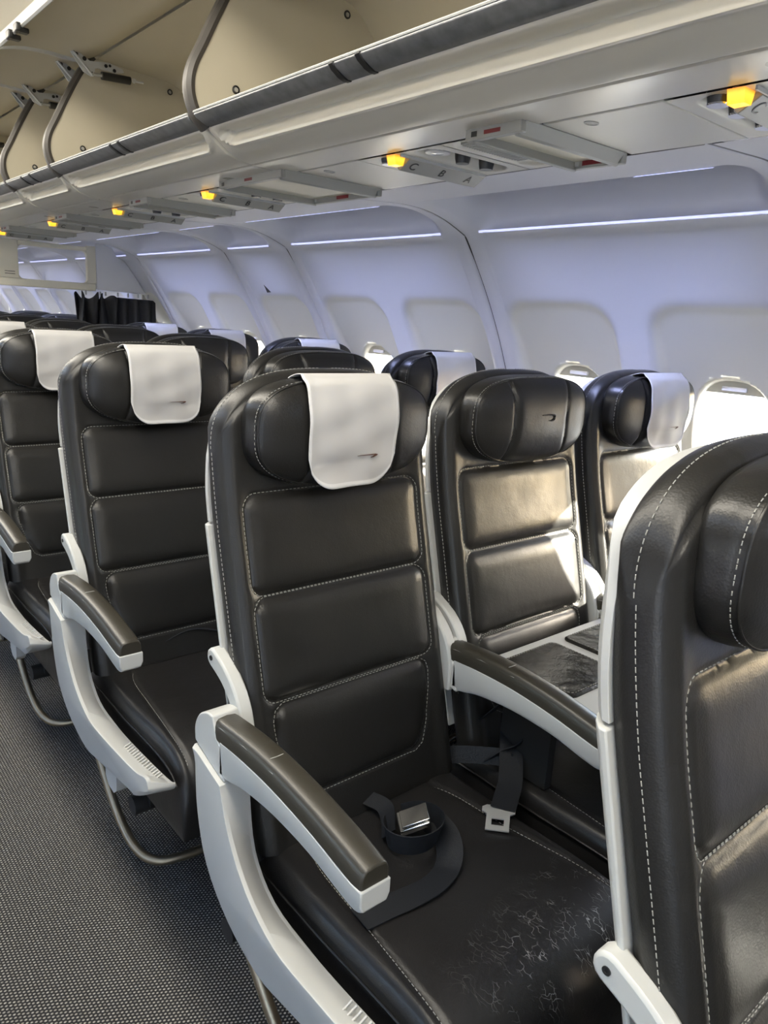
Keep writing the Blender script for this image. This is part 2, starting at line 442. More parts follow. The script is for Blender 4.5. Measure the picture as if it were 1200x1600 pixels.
for k, (cy, n) in enumerate(cursor):      # (the one by the divider is short)
    LL = None
    # cove lamps, hidden above the service panels, wash the side wall
    L = .86 if n == 2 else .36
    for side in ((1, -1) if True else (1,)):
        X = .690 if side == 1 else 2*MID-.690
        ok = cy != 3.75
        area('cove_lamp', (X, cy if ok else 3.93, 1.690), (side*.50, 0, -.88), .022, L if ok else .5, 3.4*L, COOL).data.spread = math.radians(80)
    if cy > -1:
        st = MB().grid([[(.9110, y, 1.6035), (.9090, y, 1.6095)] for y in (cy-L/2+.01, cy+L/2-.01)]).build('cove_light', STRIP, fix=False)
        st.parent = wall_r
        st2 = MB().grid([[(.6705, y, 1.6545), (.6800, y, 1.6580)] for y in (cy-L/2+.03, cy+L*.42 if cy > 1 else cy-L/2+.20)]).build('cove_light', STRIP, fix=False)
        st2.parent = wall_r
def lin_pt(y, z, o=-.001): return (wall_x(z)+o*(wall_x(z)-XC)/RW, y, z)
MB().loft([[lin_pt(y, z, o) for y, z in ((2.062, 1.463), (2.066, 1.430), (2.032, 1.432))] for o in (.001, -.001)]).build('wing_marker', DARK, wall_r)
# ceiling over the aisle, rear and front ends
P = []
for k in range(25):
    a = -1.0+2*k/24; P.append([(MID+.56*a, y, 2.06+.13*(1-abs(a)**2.6)) for y in (Y0, Y1)])
c = MB().grid(P).build('ceiling', CEILM, fix=False); tag(c, 'curved cream aisle ceiling', None, None, 'structure')
tr = MB().grid([[(x, y, z) for y in (Y0, Y1)] for x, z in ((.0, 2.07), (.2, 2.10), (.55, 2.05), (.75, 1.85), (.75, 1.71))]).build('trim_1', CEILM, fix=False)
tag(tr, 'lining above the overhead bins', None, None, 'structure')
for nm, y in (('wall_front', Y0), ('wall_back', Y1)):
    w = MB().box((MID, y, 1.1), (4.0, .04, 2.3)).build(nm, WALLM); tag(w, 'plain pale cabin end wall', None, None, 'structure')
# bins and service panels across the aisle, one plain run (never in the picture)
lb = MB().loft([[(2*MID-x, y, z) for x, z in ((.66, 1.66), (.2, 1.645), (-.02, 1.69), (-.03, 1.76), (.07, 2.0), (.2, 2.12), (.66, 2.0))] for y in (Y0, Y1)])
tag(lb.build('trim_2', BINFRONT), 'run of closed overhead bins across the aisle', None, None, 'structure')

# ------------------------------------------------------------------ the seat
HW, ZB = .2225, .475
PITCH, SPAN = .762, .49617
def ztop(x):
    a = min(1, abs(x)/HW); return 1.125+.128*(1-a**2.9)**(1/2.3)
def ys(z):
    y = .258*(z-.72)
    lim = .097; k = .03                  # bends upright behind the headrest
    if z > .98: y = lim-(lim-.067)*math.exp(-(z-.98)*.258/(lim-.067))
    return y
def p3_sdf(x, z):
    hx = interp([(.545, .128), (.60, .158), (.66, .171), (.71, .171)], z)
    dx = abs(x)-hx; dz = max(.548-z, z-.705); r = .022
    qx, qz = dx+r, dz+r
    return math.hypot(max(qx, 0), max(qz, 0))+min(max(qx, qz), 0)-r
def panels(x, z):
    return [rrect_sdf(x, z, 0, .9715, .186, .0795, .024), rrect_sdf(x, z, 0, .8, .186, .0825, .024), p3_sdf(x, z)]
def front(x, z):
    zt = ztop(x); y = ys(z)
    ex = HW-abs(x); ez = (zt-z)*(.9 if abs(x) < .1 else .75)
    r = .030
    d = min(r, ex); e = min(r, ez)
    f = lambda q: r*(1-math.sqrt(max(0, 1-(1-q/r)**2))) if q < r else 0
    y += max(f(d)*.8, f(max(0, e))*.9)
    y += .0035*math.exp(-((min(ex, ez)-.0135)/.0026)**2)
    y -= .006*ss(.17, .20, abs(x))*ss(1.16, 1.0, z)                  # side bolsters stand a little proud
    for s in panels(x, z):
        if s < .02:
            t = max(0, min(1, -s/.045)); y -= .0085*(1-(1-t)**3)
            y += .0036*math.exp(-((s-.0015)/.0042)**2)
    return y
def backrest():
    mb = MB(); nu, nv = 104, 190; A = []; B = []
    def uu(i):
        t = i/nu*2-1; return HW*(t*.86+.14*t**3) if abs(t) < 1 else HW*t
    for i in range(nu+1):
        x = uu(i); zt = ztop(x); ra = []; rb = []
        for j in range(nv+1):
            t = j/nv; z = ZB+(zt-ZB)*t
            y = front(x, z); ra.append((x, y, z))
            th = .058
            ex = HW-abs(x); ez = zt-z; r = .02
            f = lambda q: r*(1-math.sqrt(max(0, 1-(1-min(q, r)/r)**2)))
            rb.append((x, max(y+.012, ys(z)+th-max(f(ex), f(ez))), z))
        A.append(ra); B.append(rb)
    mb.grid(A, True); mb.grid([r[::6]+([r[-1]] if (nv % 6) else []) for r in B[::4]] , False) if False else mb.grid(B, False)
    # sides, top, bottom
    mb.grid([A[0], B[0]]); mb.grid([A[-1], B[-1]], True)
    mb.grid([[r[-1] for r in A], [r[-1] for r in B]], True); mb.grid([[r[0] for r in A], [r[0] for r in B]])
    return mb.mesh('backrest', LEATHER, 60)
HZ, HA, HB, HE = 1.157, .1915, .0885, 3.0
HK = .945                                # the piped front face is a little smaller than the back
def head_y(x, z, rr):
    y = .054-.026*(1-min(1, rr)**2.6)**.75
    g = abs(x)-(.086+.012*((z-HZ)/HB)**2)
    y += .0055*math.exp(-(abs(g)/.0034)**1.3)*(1 if rr < .985 else .3)-.003*ss(0, -.02, g)*ss(1, .8, rr)
    return y
def head_front(x, z):
    """front surface of the headrest cushion"""
    r = min(1, ((abs(x)/HA)**HE+(abs(z-HZ)/HB)**HE)**(1/HE))
    y = .054-.026*(1-r**2.6)**.75
    return y
def head_pt(u, v):
    r = max(abs(u), abs(v))
    if r < 1e-6: return 0, HZ, 0
    a = math.atan2(v, u); c, s = math.cos(a), math.sin(a)
    R = 1/((abs(c)/HA)**HE+(abs(s)/HB)**HE)**(1/HE)
    # walk the square's ring so that the spacing stays even
    x, z = r*R*c, r*R*s
    return x, HZ+z-.010*(1-min(1, abs(x)/HA)**2)*ss(0, -1, z/HB)+.0, r
def headrest():
    mb = MB(); nu, nv = 96, 44; A = []
    for i in range(nu+1):
        ra = []
        for j in range(nv+1):
            # square -> ellipse: use direction in stretched space
            u, v = i/nu*2-1, j/nv*2-1
            x, z, r = head_pt(u*HA/HB if False else u, v) if False else (0, 0, 0)
            rr = max(abs(u), abs(v))
            if rr < 1e-6: x, z = 0, HZ
            else:
                R = rr/((abs(u)**HE+abs(v)**HE)**(1/HE))
                x, z = HA*u*R, HB*v*R
                z = HZ+z-.010*(1-(x/HA)**2)*ss(0, -HB, z)
            x *= HK; z = HZ+(z-HZ)*HK
            y = head_y(x, z, rr)
            ra.append((x, y, z))
        A.append(ra)
    mb.grid(A, True)
    ring = [A[i][0] for i in range(nu)]+[A[nu][j] for j in range(nv)]+[A[i][nv] for i in range(nu, 0, -1)]+[A[0][j] for j in range(nv, 0, -1)]
    mb.tube([(x*1.004, y+.0005, HZ+(z-HZ)*1.006) for x, y, z in ring[::2]+[ring[0]]], .0016, 6, False)
    def off(k, y):
        return [(x*k, y, HZ+(z-HZ)*k) for x, _, z in ring]
    K = 1/HK
    mb.loft([ring, off(1.008, .0545), off(1.004, .0575), off(1+(K-1)*.55, .064), off(K*.995, .076), off(K, .088), off(K*.985, .096), off(K*.94, .101), off(.5, .102)], False)
    mb.poly(off(.5, .102))
    return mb.mesh('headrest', LEATHER, 60)
def dashes(mb, pts, w=.0011, L=.0052, gap=.0026, out=(0, -1, 0), h=.0008):
    """a row of thread stitches along a polyline (points carry their own surface position)"""
    P = [Vector(p) for p in pts]; o = None if callable(out) else Vector(out)
    cum = [0]
    for a, b in zip(P, P[1:]): cum.append(cum[-1]+(b-a).length)
    def at(s):
        for i in range(len(P)-1):
            if s <= cum[i+1] or i == len(P)-2:
                d = cum[i+1]-cum[i]; return P[i].lerp(P[i+1], (s-cum[i])/d if d > 0 else 0)
    i = 0; s = 0
    while s+L < cum[-1]:
        a, b = at(s), at(s+L); t = (b-a).normalized()
        if callable(out): o = Vector(out(a)).normalized()
        sd = t.cross(o).normalized()*w/2; n = o*h
        q = [a-sd, a+sd, b+sd, b-sd]
        m = [a+t*L*.15+n-sd*.4, a+t*L*.15+n+sd*.4, b-t*L*.15+n+sd*.4, b-t*L*.15+n-sd*.4]
        k = len(mb.v); mb.v += [tuple(p) for p in q+m]
        mb.f += [(k, k+1, k+5, k+4), (k+1, k+2, k+6, k+5), (k+2, k+3, k+7, k+6), (k+3, k, k+4, k+7), (k+4, k+5, k+6, k+7)]
        s += L+gap
def rr_path(cx, cz, hx, hz, r, n=7):
    P = []
    for qx, qz, a0 in ((1, 1, 0), (-1, 1, 90), (-1, -1, 180), (1, -1, 270)):
        for k in range(n+1):
            a = math.radians(a0+90*k/n); P.append((cx+qx*(hx-r)+r*math.cos(a), cz+qz*(hz-r)+r*math.sin(a)))
    return P
def dense(P, n, close=True):
    Q = P+[P[0]] if close else P; out = []
    for a, b in zip(Q, Q[1:]):
        m = max(1, int(math.hypot(b[0]-a[0], b[1]-a[1])/n))
        out += [(lerp(a[0], b[0], k/m), lerp(a[1], b[1], k/m)) for k in range(m)]
    return out+[Q[-1]]
def stitch_back():
    mb = MB()
    fr = lambda P: [(x, front(x, z)-.0006, z) for x, z in dense(P, .01)]
    dashes(mb, fr(rr_path(0, .9715, .190, .0835, .026)))
    dashes(mb, fr(rr_path(0, .8, .190, .0865, .026)))
    p3 = [(.155, .711), (-.155, .711), (-.171, .702), (-.176, .685), (-.174, .655), (-.160, .595), (-.142, .554), (-.122, .543), (.122, .543), (.142, .554), (.160, .595), (.174, .655), (.176, .685), (.171, .702)]
    dashes(mb, fr(p3))
    for sx in (-1, 1):                   # twin seam down the edge of the bolster
        P = []
        for k in range(70):
            z = .60+.524*k/69
            x = HW-.0005
            zt = ztop(x)
            if z < 1.1245: P.append((sx*(HW+.0006), front(HW, z)+.006, z))
        top = []
        for k in range(80):
            x = HW*(1-(k/79)**2.4*.96); z = ztop(x); top.append((sx*x, front(x, z)+.006, z+.0006))
        dashes(mb, P, out=(sx, 0, 0)); dashes(mb, top, out=lambda p: (p.x*6*max(0, min(1, (1.24-p.z)/.08)), -.25, max(.02, (p.z-1.12)/.13)))
    return mb.mesh('stitching', THREAD, 30, False)
def stitch_head():
    mb = MB(); P = []
    for k in range(97):
        a = 2*PI*k/96; c, s = math.cos(a), math.sin(a); q = 1.0
        x = HA*math.copysign(abs(c)**(2/HE), c)*HK*1.020; z = HB*HK*math.copysign(abs(s)**(2/HE), s)*1.022
        z = HZ+z-.009*(1-min(1, abs(x)/HA)**2)*ss(0, -HB, z); P.append((x, .0600, z))
    for a, b in zip(P, P[1:]):
        mid = Vector(((a[0]+b[0])/2, 0, (a[2]+b[2])/2-HZ)).normalized()
        dashes(mb, [a, b], L=.0042, gap=.001, out=(mid.x, -.5, mid.z))
    return mb.mesh('stitching', THREAD, 30, False)
def shell():
    """pale plastic back shell: upper and lower halves that show as a rim round the leather"""
    def half(za, zb, grow):
        mb = MB(); n = 40; F = []; B = []
        rows = 30
        for i in range(n+1):
            x0 = -1+2*i/n; f = []; b = []
            for j in range(rows+1):
                zt = min(zb, ztop(min(HW, abs(x0)*HW))-.016)
                z = za+(zt-za)*j/rows; x = (HW+grow-.012*ss(1.04, 1.2, z))*x0
                e = max(0, abs(x0)-.86)/.14
                f.append((x, ys(z)+.054+.004*ss(1.0, .6, z), z)); b.append((x, ys(z)+.080-.018*e*e, z))
            F.append(f); B.append(b)
        mb.grid(F, True); mb.grid(B); mb.grid([F[0], B[0]]); mb.grid([F[-1], B[-1]], True)
        mb.grid([[r[-1] for r in F], [r[-1] for r in B]], True); mb.grid([[r[0] for r in F], [r[0] for r in B]])
        return mb
    return half(1.003, 1.3, -.001).mesh('back_shell', SHELL, 40), half(.52, .999, .005).mesh('lower_shell', SHELL, 40)
def cush_z(x, y):
    """top of the seat cushion"""
    a = min(1, abs(x)/.226); t = (y+.245)/.285; t = max(-1, min(1, t))
    ed = (1-a**26)**(1/2.3) if a < 1 else 0
    fr = (1-abs(t)**7)**(1/2.6) if t < 0 else (1-abs(t)**14)**(1/3)
    z = .330+(.148+.006*math.sin(max(0, -t)*PI*.8)-.008*math.cos(x/.226*PI/2)*ss(.9, .2, abs(t)))*ed*fr
    return z
def u_seam():
    P = []
    P += [(.200-.0*k, -.505+.02*k) for k in range(1)]
    pts = [(.196, -.490, 0), (.190, -.40, 0), (.172, -.25, 0), (.158, -.12, 0), (.130, -.068, 0), (.09, -.058, 0), (0, -.056, 0)]
    S_ = [(p.x, p.y) for p in smooth_path(pts, 8)]
    return S_+[(-x, y) for x, y in S_[-2::-1]]
USEAM = u_seam()
def seam_d(x, y):
    """distance inside the U seam, roughly"""
    lx = interp([(-.53, .198), (-.49, .196), (-.40, .190), (-.25, .172), (-.12, .158), (-.05, .14)], y)
    return max(abs(x)-lx, y+.057)
def cushion():
    mb = MB(); nu, nv = 84, 100; A = []
    for i in range(nu+1):
        t = i/nu*2-1; x = .226*math.sin(t*PI/2*.999)*.35+.226*t*.65; r = []
        for j in range(nv+1):
            q = j/nv*2-1; q = .4*math.sin(q*PI/2)+.6*q
            y = -.245+.285*q
            z = cush_z(x, y); s = seam_d(x, y)
            z -= .004*math.exp(-(s/.005)**2)*ss(.34, .42, z)
            r.append((x, y, z))
        A.append(r)
    mb.grid(A)
    ring = [A[i][0] for i in range(nu)]+[A[nu][j] for j in range(nv)]+[A[i][nv] for i in range(nu, 0, -1)]+[A[0][j] for j in range(nv, 0, -1)]
    mb.loft([[(x*.99, y*.995-.001, .315) for x, y, z in ring], ring], False); mb.poly([(x*.99, y*.995-.001, .315) for x, y, z in ring])
    for sx in (-1, 1): mb.tube([(sx*.2245, y, cush_z(.215, y)-.010) for y in [-.50+.02*k for k in range(26)]], .0022, 6, False)
    return mb.mesh('seat_cushion', LEATHER_SEAT, 60)
def stitch_cush():
    mb = MB()
    dashes(mb, [(x, y, cush_z(x, y)-.0025) for x, y in dense(USEAM, .008, False)], out=(0, 0, 1))
    return mb.mesh('stitching', THREAD, 30, False)
def side_panel():
    """sweeping pale end frame on the aisle side: outer face, bevel and the front face towards the aisle"""
    outer = [(.030, .652), (.051, .655), (.051, .628), (.044, .531), (.012, .447), (-.060, .388), (-.155, .360), (-.243, .370), (-.413, .397), (-.450, .404),
             (-.524, .452), (-.526, .472), (-.512, .482), (-.456, .468), (-.307, .457), (-.207, .458), (-.130, .494), (-.076, .556), (-.050, .618), (-.046, .632)]
    inner = [(.030, .652), (.051, .655), (.051, .628), (.044, .531), (.012, .447), (-.060, .388), (-.155, .360), (-.243, .370), (-.413, .397), (-.450, .404),
             (-.520, .440), (-.526, .458), (-.505, .450), (-.420, .441), (-.307, .434), (-.225, .434), (-.125, .447), (-.064, .503), (-.044, .600), (-.040, .640)]
    c = (-.2, .45)
    face = []
    for k, (y, z) in enumerate(outer):   # inset toe of the outer face: rear edge turns in
        if k < 11: 
            n = Vector((0, 0))
            a = Vector(outer[max(0, k-1)]); b = Vector(outer[k+1]); t = (b-a).normalized(); n = Vector((t.y, -t.x))
            if n.dot(Vector((c[0]-y, c[1]+.1-z))) < 0: n = -n
            w = .020*ss(0, 3, k)*ss(11, 8, k); face.append((y+n.x*w, z+n.y*w))
        else: face.append((y, z))
    def sm(L):
        head, body = L[:2], L[1:]
        return [tuple(p) for p in head[:1]]+[(p.x, p.y) for p in smooth_path([(y, z, 0) for y, z in body], 4)]
    face, outer, inner = sm(face), sm(outer), sm(inner)
    mb = MB().loft([[(-.295, y, z) for y, z in face], [(-.288, y, z) for y, z in outer], [(-.246, y, z) for y, z in inner], [(-.240, y, z) for y, z in inner]])
    return mb
def ribs():
    mb = MB()
    for k in range(16):
        y = -.34-.0105*k; z = interp([(-.52, .470), (-.456, .462), (-.3, .452)], y)-.006
        mb.box((-.262, y, z), (.020, .0026, .004), Matrix.Rotation(math.radians(-22), 3, 'Y'))
    return mb.mesh('grip_rib', SHELL, 30)
ARM = [(.030, .712, .020), (.012, .722, .022), (-.03, .729, .0235), (-.10, .734, .0235), (-.18, .733, .0235), (-.27, .724, .0235), (-.345, .711, .0235), (-.376, .704, .0225), (-.383, .700, .020)]
def sm_tab(T, n=4): return [tuple(p) for p in smooth_path(T, n)]
def arm_pad():
    loops = []
    T = sm_tab([(-.006, .727, .0225)]+ARM[2:-1], 4)+[(-.3835, .703, .0222)]
    for k, (y, z, w) in enumerate(T):
        L = []; th = .034 if y > -.38 else .030
        for a, b in ((-1, -1), (-1, -.2), (-.95, .30), (-.82, .70), (-.62, .90), (0, 1), (.62, .90), (.82, .70), (.95, .30), (1, -.2), (1, -1)):
            L.append((a*w, y, z-th/2+b*th/2))
        loops.append(L)
    return MB().loft(loops)
def arm_body():
    loops = []
    T = sm_tab([(-.030, .700, .634), (-.06, .702, .640), (-.10, .703, .650), (-.18, .702, .657), (-.27, .693, .653), (-.335, .681, .641), (-.370, .676, .637), (-.386, .676, .645)], 4)
    for y, t, b in T:
        w = .0238; w2 = w*.80
        loops.append([(-w2, y, b), (-w, y, b+.010), (-w, y, t), (w, y, t), (w, y, b+.010), (w2, y, b)])
    return MB().loft(loops)
def arm_cap():
    O = [(p.x, p.y) for p in smooth_path([(.052, .662, 0), (.052, .690, 0), (.036, .716, 0), (.012, .729, 0), (-.008, .732, 0)], 5)]+[(-.020, .700), (-.036, .690), (-.044, .634), (.0, .644)]
    L = [[(x*s_, y, z) for y, z in O] for x, s_ in ((-.0238, 1), (.0238, 1))]
    return MB().loft(L)
def seam_arm():
    mb = MB(); P = []
    for k in range(13):
        a = k/12*2-1; P.append((a*.0215, -.150-.010*(1-a*a), interp([(-.1, .734), (-.18, .733)][::-1], -.15)+.0004-.012*abs(a)**3))
    mb.tube(P, .0008, 5)
    for s in (-1, 1):
        mb.tube([(s*.0205, y, z-.009) for y, z, w in ARM[1:5]], .0007, 5)
    return mb.mesh('pad_seam', THREAD, 40)
def hinge_arm():
    mb = MB(); C_ = smooth_path([(.086, .783, 0), (.045, .764, 0), (.012, .733, 0), (-.006, .690, 0), (-.010, .630, 0)], 5); L_ = []; R_2 = []
    for k, p in enumerate(C_):
        t = (C_[min(k+1, len(C_)-1)]-C_[max(k-1, 0)]).normalized(); n = Vector((-t.y, t.x, 0))
        w = lerp(.0165, .013, k/len(C_)); L_.append((p.x+n.x*w, p.y+n.y*w)); R_2.append((p.x-n.x*w, p.y-n.y*w))
    t0 = (C_[0]-C_[1]).normalized(); n0 = Vector((-t0.y, t0.x, 0))
    cap_ = [(C_[0].x+.0165*(n0.x*math.cos(q)+t0.x*math.sin(q)), C_[0].y+.0165*(n0.y*math.cos(q)+t0.y*math.sin(q))) for q in [PI*k/7 for k in range(1, 7)]]
    O = R_2[::-1]+cap_+L_
    mb.loft([[(x, y, z) for y, z in O] for x in (-.012, .012)])
    return mb
# ------------- seat assembled once per kind, then copied
ME = dict(back=backrest(), sb=stitch_back(), head=headrest(), sh=stitch_head(), cush=cushion(), sc=stitch_cush())
ME['su'], ME['sl'] = shell()
ME['rib'] = ribs(); ME['padseam'] = seam_arm()
def add_bevel(o, w, seg=3):
    m = o.modifiers.new('bevel', 'BEVEL'); m.width = w; m.segments = seg; m.limit_method = 'ANGLE'; m.angle_limit = math.radians(35); return o
ME['side'] = side_panel().mesh('side_panel', SHELL, 35); ME['pad'] = arm_pad().mesh('arm_pad', ARMPAD, 50); ME['arm'] = arm_body().mesh('armrest', SHELL, 35)
ME['cap'] = arm_cap().mesh('pivot_cap', SHELL, 35); ME['hinge'] = hinge_arm().mesh('recline_link', SHELL, 35)
ME['screw'] = MB().lathe([(.0001, 0), (.0045, 0), (.0045, .0012), (.002, .0012), (.0018, .0004), (.0001, .0004)], (0, 0, 0), (-1, 0, 0), 14).mesh('screw', DARKMETAL, 30)
ME['bar'] = MB().tube(smooth_path([(-.205, .06, .29), (-.203, -.02, .19), (-.198, -.105, .10), (-.188, -.185, .058), (-.160, -.235, .045), (-.10, -.258, .045), (0, -.262, .045), (.15, -.262, .045), (.247, -.262, .045)], 8), .0115, 12).mesh('baggage_bar', TUBE, 60)
ME['bar2'] = MB().tube([(-.247, -.262, .045), (0, -.262, .045), (.247, -.262, .045)], .0115, 12).mesh('baggage_bar', TUBE, 60)
def under():
    mb = MB(); mb.box((0, -.16, .295), (.42, .34, .05)); mb.box((.10, -.02, .15), (.03, .22, .30)); mb.box((.10, -.10, .012), (.05, .36, .024))
    mb.tube([(-.24, -.30, .27), (.24, -.30, .27)], .022, 12); mb.tube([(-.24, .03, .27), (.24, .03, .27)], .022, 12)
    return mb
def under_plain():
    mb = MB(); mb.box((0, -.16, .295), (.42, .34, .05)); mb.tube([(-.25, -.30, .27), (.25, -.30, .27)], .022, 12); mb.tube([(-.25, .03, .27), (.25, .03, .27)], .022, 12)
    mb.box((.12, -.10, .15), (.03, .26, .30)); mb.box((.12, -.15, .012), (.05, .42, .024))
    return mb
ME['under'] = under().mesh('seat_base', UNDER, 40); ME['under2'] = under_plain().mesh('seat_base', UNDER, 40)
ME['foot'] = MB().loft([[(x, y, z) for y, z in ((-.270, .395), (-.270, .352), (-.285, .334), (-.315, .330), (-.332, .345), (-.336, .405))] for x in (-.284, -.258)]).mesh('end_fitting', SHELL, 40)
# belts lying on the seat
def belt_plain():
    mb = MB()
    mb.ribbon(smooth_path([(-.21, .0, .44), (-.16, -.02, .490), (-.06, -.03, .525), (.02, -.03, .545), (.09, -.035, .530), (.15, -.03, .50), (.20, -.01, .46)], 6), (.1, .9, .45), .046, .0016)
    return mb
ME['belt'] = belt_plain().mesh('seat_belt', BELT, 60)
def mark_pts(sc, hook):
    """the long thin flag-like ribbon with a hooked tail"""
    top = [(-.030, .0), (-.018, .0014), (0, .0018), (.018, .0022), (.030, .0030), (.034, .0006), (.030, -.0045), (.021, -.0095), (.013, -.0108), (.021, -.0068), (.0255, -.0030), (.0245, -.0012), (.014, -.0012), (0, -.0006), (-.018, -.0002)]
    return [(x*sc, z*sc*hook) for x, z in top]
def mark_mesh(name, material, sc, hook, y=0, h=.0015):
    P = mark_pts(sc, hook); mb = MB(); c = len(P)
    fr = [(x, -h, z) for x, z in P]; bk = [(x, .002, z) for x, z in P]
    n = len(P)
    mb.v += fr+bk
    # fan the upper ribbon and the hook by pairing opposite outline points
    pairs = [(0, 0), (1, 14), (2, 13), (3, 12), (4, 11), (5, 10), (6, 9), (7, 8)]
    for (a, b), (a2, b2) in zip(pairs, pairs[1:]):
        mb.f.append((a, a2, b2, b) if a != b else (a, a2, b2))
    for k in range(n): mb.f.append((k, (k+1) % n, n+(k+1) % n, n+k))
    return mb.mesh(name, material, 30)
ME['emboss'] = MB().tube(smooth_path([(-.022, 0, .002), (-.004, 0, .0025), (.012, 0, .0022), (.0195, 0, -.001), (.0185, 0, -.0075), (.010, 0, -.0105), (.001, 0, -.0095)], 6), [lerp(.0007, .0024, min(1, k/14))*(1 if k < 26 else lerp(1, .3, (k-26)/10)) for k in range(37)], 6).mesh('embossed_mark', DARK, 60)
ME['print'] = mark_mesh('ribbon_mark', MARK, .68, .60, h=.0007)
def seat(kind):
    t = empty('airline_seat')
    b = link('backrest', ME['back'], t); tag(link('stitching', ME['sb'], b), kind='stuff')
    h = link('headrest', ME['head'], t, (.006, 0, 0)); tag(link('stitching', ME['sh'], h), kind='stuff')
    if kind != 'aisle':
        e = link('embossed_mark', ME['emboss'], h, (.012, head_y(.012, 1.16, .1)-.0012, 1.164))
    s = link('back_shell', ME['su'], t); add_bevel(s, .003, 2)
    s = link('lower_shell', ME['sl'], t); add_bevel(s, .004, 2)
    cu = link('seat_cushion', ME['cush'], t); tag(link('stitching', ME['sc'], cu), kind='stuff')
    ax = -.2635 if kind == 'aisle' else -.248
    link('seat_base', ME['under'] if kind == 'aisle' else ME['under2'], t)
    if kind == 'aisle':
        sp = link('side_panel', ME['side'], t); add_bevel(sp, .006, 3)
        tag(link('grip_rib', ME['rib'], sp), kind='stuff')
        link('end_fitting', ME['foot'], t)
    link('baggage_bar', ME['bar'] if kind == 'aisle' else ME['bar2'], t)
    for x in ((ax,) if kind != 'window' else (ax, .243)):
        a = link('armrest', ME['arm'], t, (x, 0, 0)); add_bevel(a, .005, 3)
        p = link('arm_pad', ME['pad'], a); add_bevel(p, .003, 2); link('pivot_cap', ME['cap'], a); add_bevel(a.children[-1], .006, 3)
        link('pad_seam', ME['padseam'], a)
    for x in (-.231, .231):
        l = link('recline_link', ME['hinge'], t, (x, -.005, 0)); add_bevel(l, .004, 2)
        link('screw', ME['screw'], l, (-.0122, .086, .783))
    return t
PROTO = {k: seat(k) for k in ('aisle', 'middle', 'window')}
used = set()
ROWW = {-1: 'ahead of the camera, outside the picture', 0: 'nearest the camera, cut by the right picture edge', 1: 'in the nearest full row', 2: 'in the second row back', 3: 'in the third row back', 4: 'in the fourth row back',
        5: 'in the fifth row, just before the curtain', 6: 'in the first row behind the curtain', 7: 'in the second row behind the curtain', 8: 'in the third row behind the curtain'}
KN = ('aisle', 'middle', 'window')
SEATS = {}
def place_seat(r, c):
    k = KN[c]
    if k not in used: used.add(k); o = PROTO[k]
    else: o = copy_tree(PROTO[k])
    o.location = (c*SPAN, (r-1)*PITCH, 0)
    extra = {(1, 0): 'black leather aisle seat with loose coiled lap belt', (1, 1): 'black leather middle seat with bare headrest behind the tray',
             (1, 2): 'black leather window seat with white headrest cover'}.get((r, c), 'black leather %s seat' % k)
    where = 'beside the nearest seat, just outside the picture' if r == 0 and c else ROWW[r]
    tag(o, '%s %s' % (extra, where), 'seat', 'black leather airline seats')
    SEATS[r, c] = o; return o
for r, c in [(1, 0), (1, 1), (1, 2), (0, 0), (0, 1), (0, 2), (-1, 0), (-1, 1), (2, 0), (2, 1), (2, 2), (3, 0), (3, 1), (3, 2), (4, 0), (4, 1), (4, 2), (5, 1), (5, 2), (6, 1), (7, 1), (7, 2), (8, 2)]:
    place_seat(r, c)

# ------------------------------------------------------------------ headrest covers
def cover_mesh(seed):
    rnd = random.Random(seed); mb = MB(); nu, nv = 36, 56; P = []
    hw = .0915; zlo, zhi = 1.064, HZ+HB+.002
    ph = [rnd.uniform(0, 6) for _ in range(6)]
    def f(x, s):                          # s: length down from the top edge; negative goes over the back
        if s < 0: return (.056+(-s), zhi+.003-.012*min(1, -s/.045)**2)
        z = zhi-s
        y = min(head_front(x*.9, max(HZ-HB*.55, min(HZ+HB*.97, z))), .062)-.0065
        a = .012; 
        if s < a: y = lerp(.056, y, math.sin(s/a*PI/2))
        return (y, z)
    H = zhi-zlo
    for i in range(nu+1):
        u = i/nu*2-1; row = []
        drop = H-.052*(1-(1-max(0, (abs(u)-.45)/.55)**2.4)**.5) if abs(u) > .45 else H
        for j in range(nv+1):
            t = j/nv; s = -.042+(drop+.042)*t
            w = hw*(1-.07*max(0, s/H)**2*ss(.5, 1, s/H)+.02*math.sin(s*14+ph[0]))
            x = u*w+.004*math.sin(s*9+ph[1])
            y, z = f(x, s)
            wr = .0022*math.sin(x*60+s*45+ph[2])*math.sin(s*50-x*25+ph[3])+.0022*math.sin(x*28-s*70+ph[4])*ss(.3, 1, s/H)
            edge = min(hw-abs(x), (drop-s)); y -= .0012*ss(.009, .004, edge)
            row.append((x, y-wr*ss(0, .03, s)-.0035, z))
        P.append(row)
    mb.grid(P, True); me = mb.mesh('headrest_cover', CLOTH, 60, False); me.materials.append(CLOTH_HEM)
    for k, p in enumerate(me.polygons):
        i, j = k//nv, k % nv
        if i in (0, nu-1) or j >= nv-2: p.material_index = 1
    return me
COV = [cover_mesh(k) for k in (3, 5, 9)]
CW = {(1, 0): 'white headrest cover with bronze ribbon mark on the nearest aisle seat', (2, 0): 'white headrest cover on the aisle seat of the second row back',
      (3, 0): 'white headrest cover on the aisle seat of the third row back', (4, 0): 'white headrest cover cut by the left picture edge, fourth row back',
      (1, 2): 'crinkled white headrest cover on the nearest window seat', (2, 2): 'white headrest cover on the window seat of the second row back',
      (3, 2): 'white headrest cover on the window seat of the third row back', (4, 2): 'white headrest cover on the window seat of the fourth row back',
      (5, 2): 'small white headrest cover on the window seat before the curtain'}
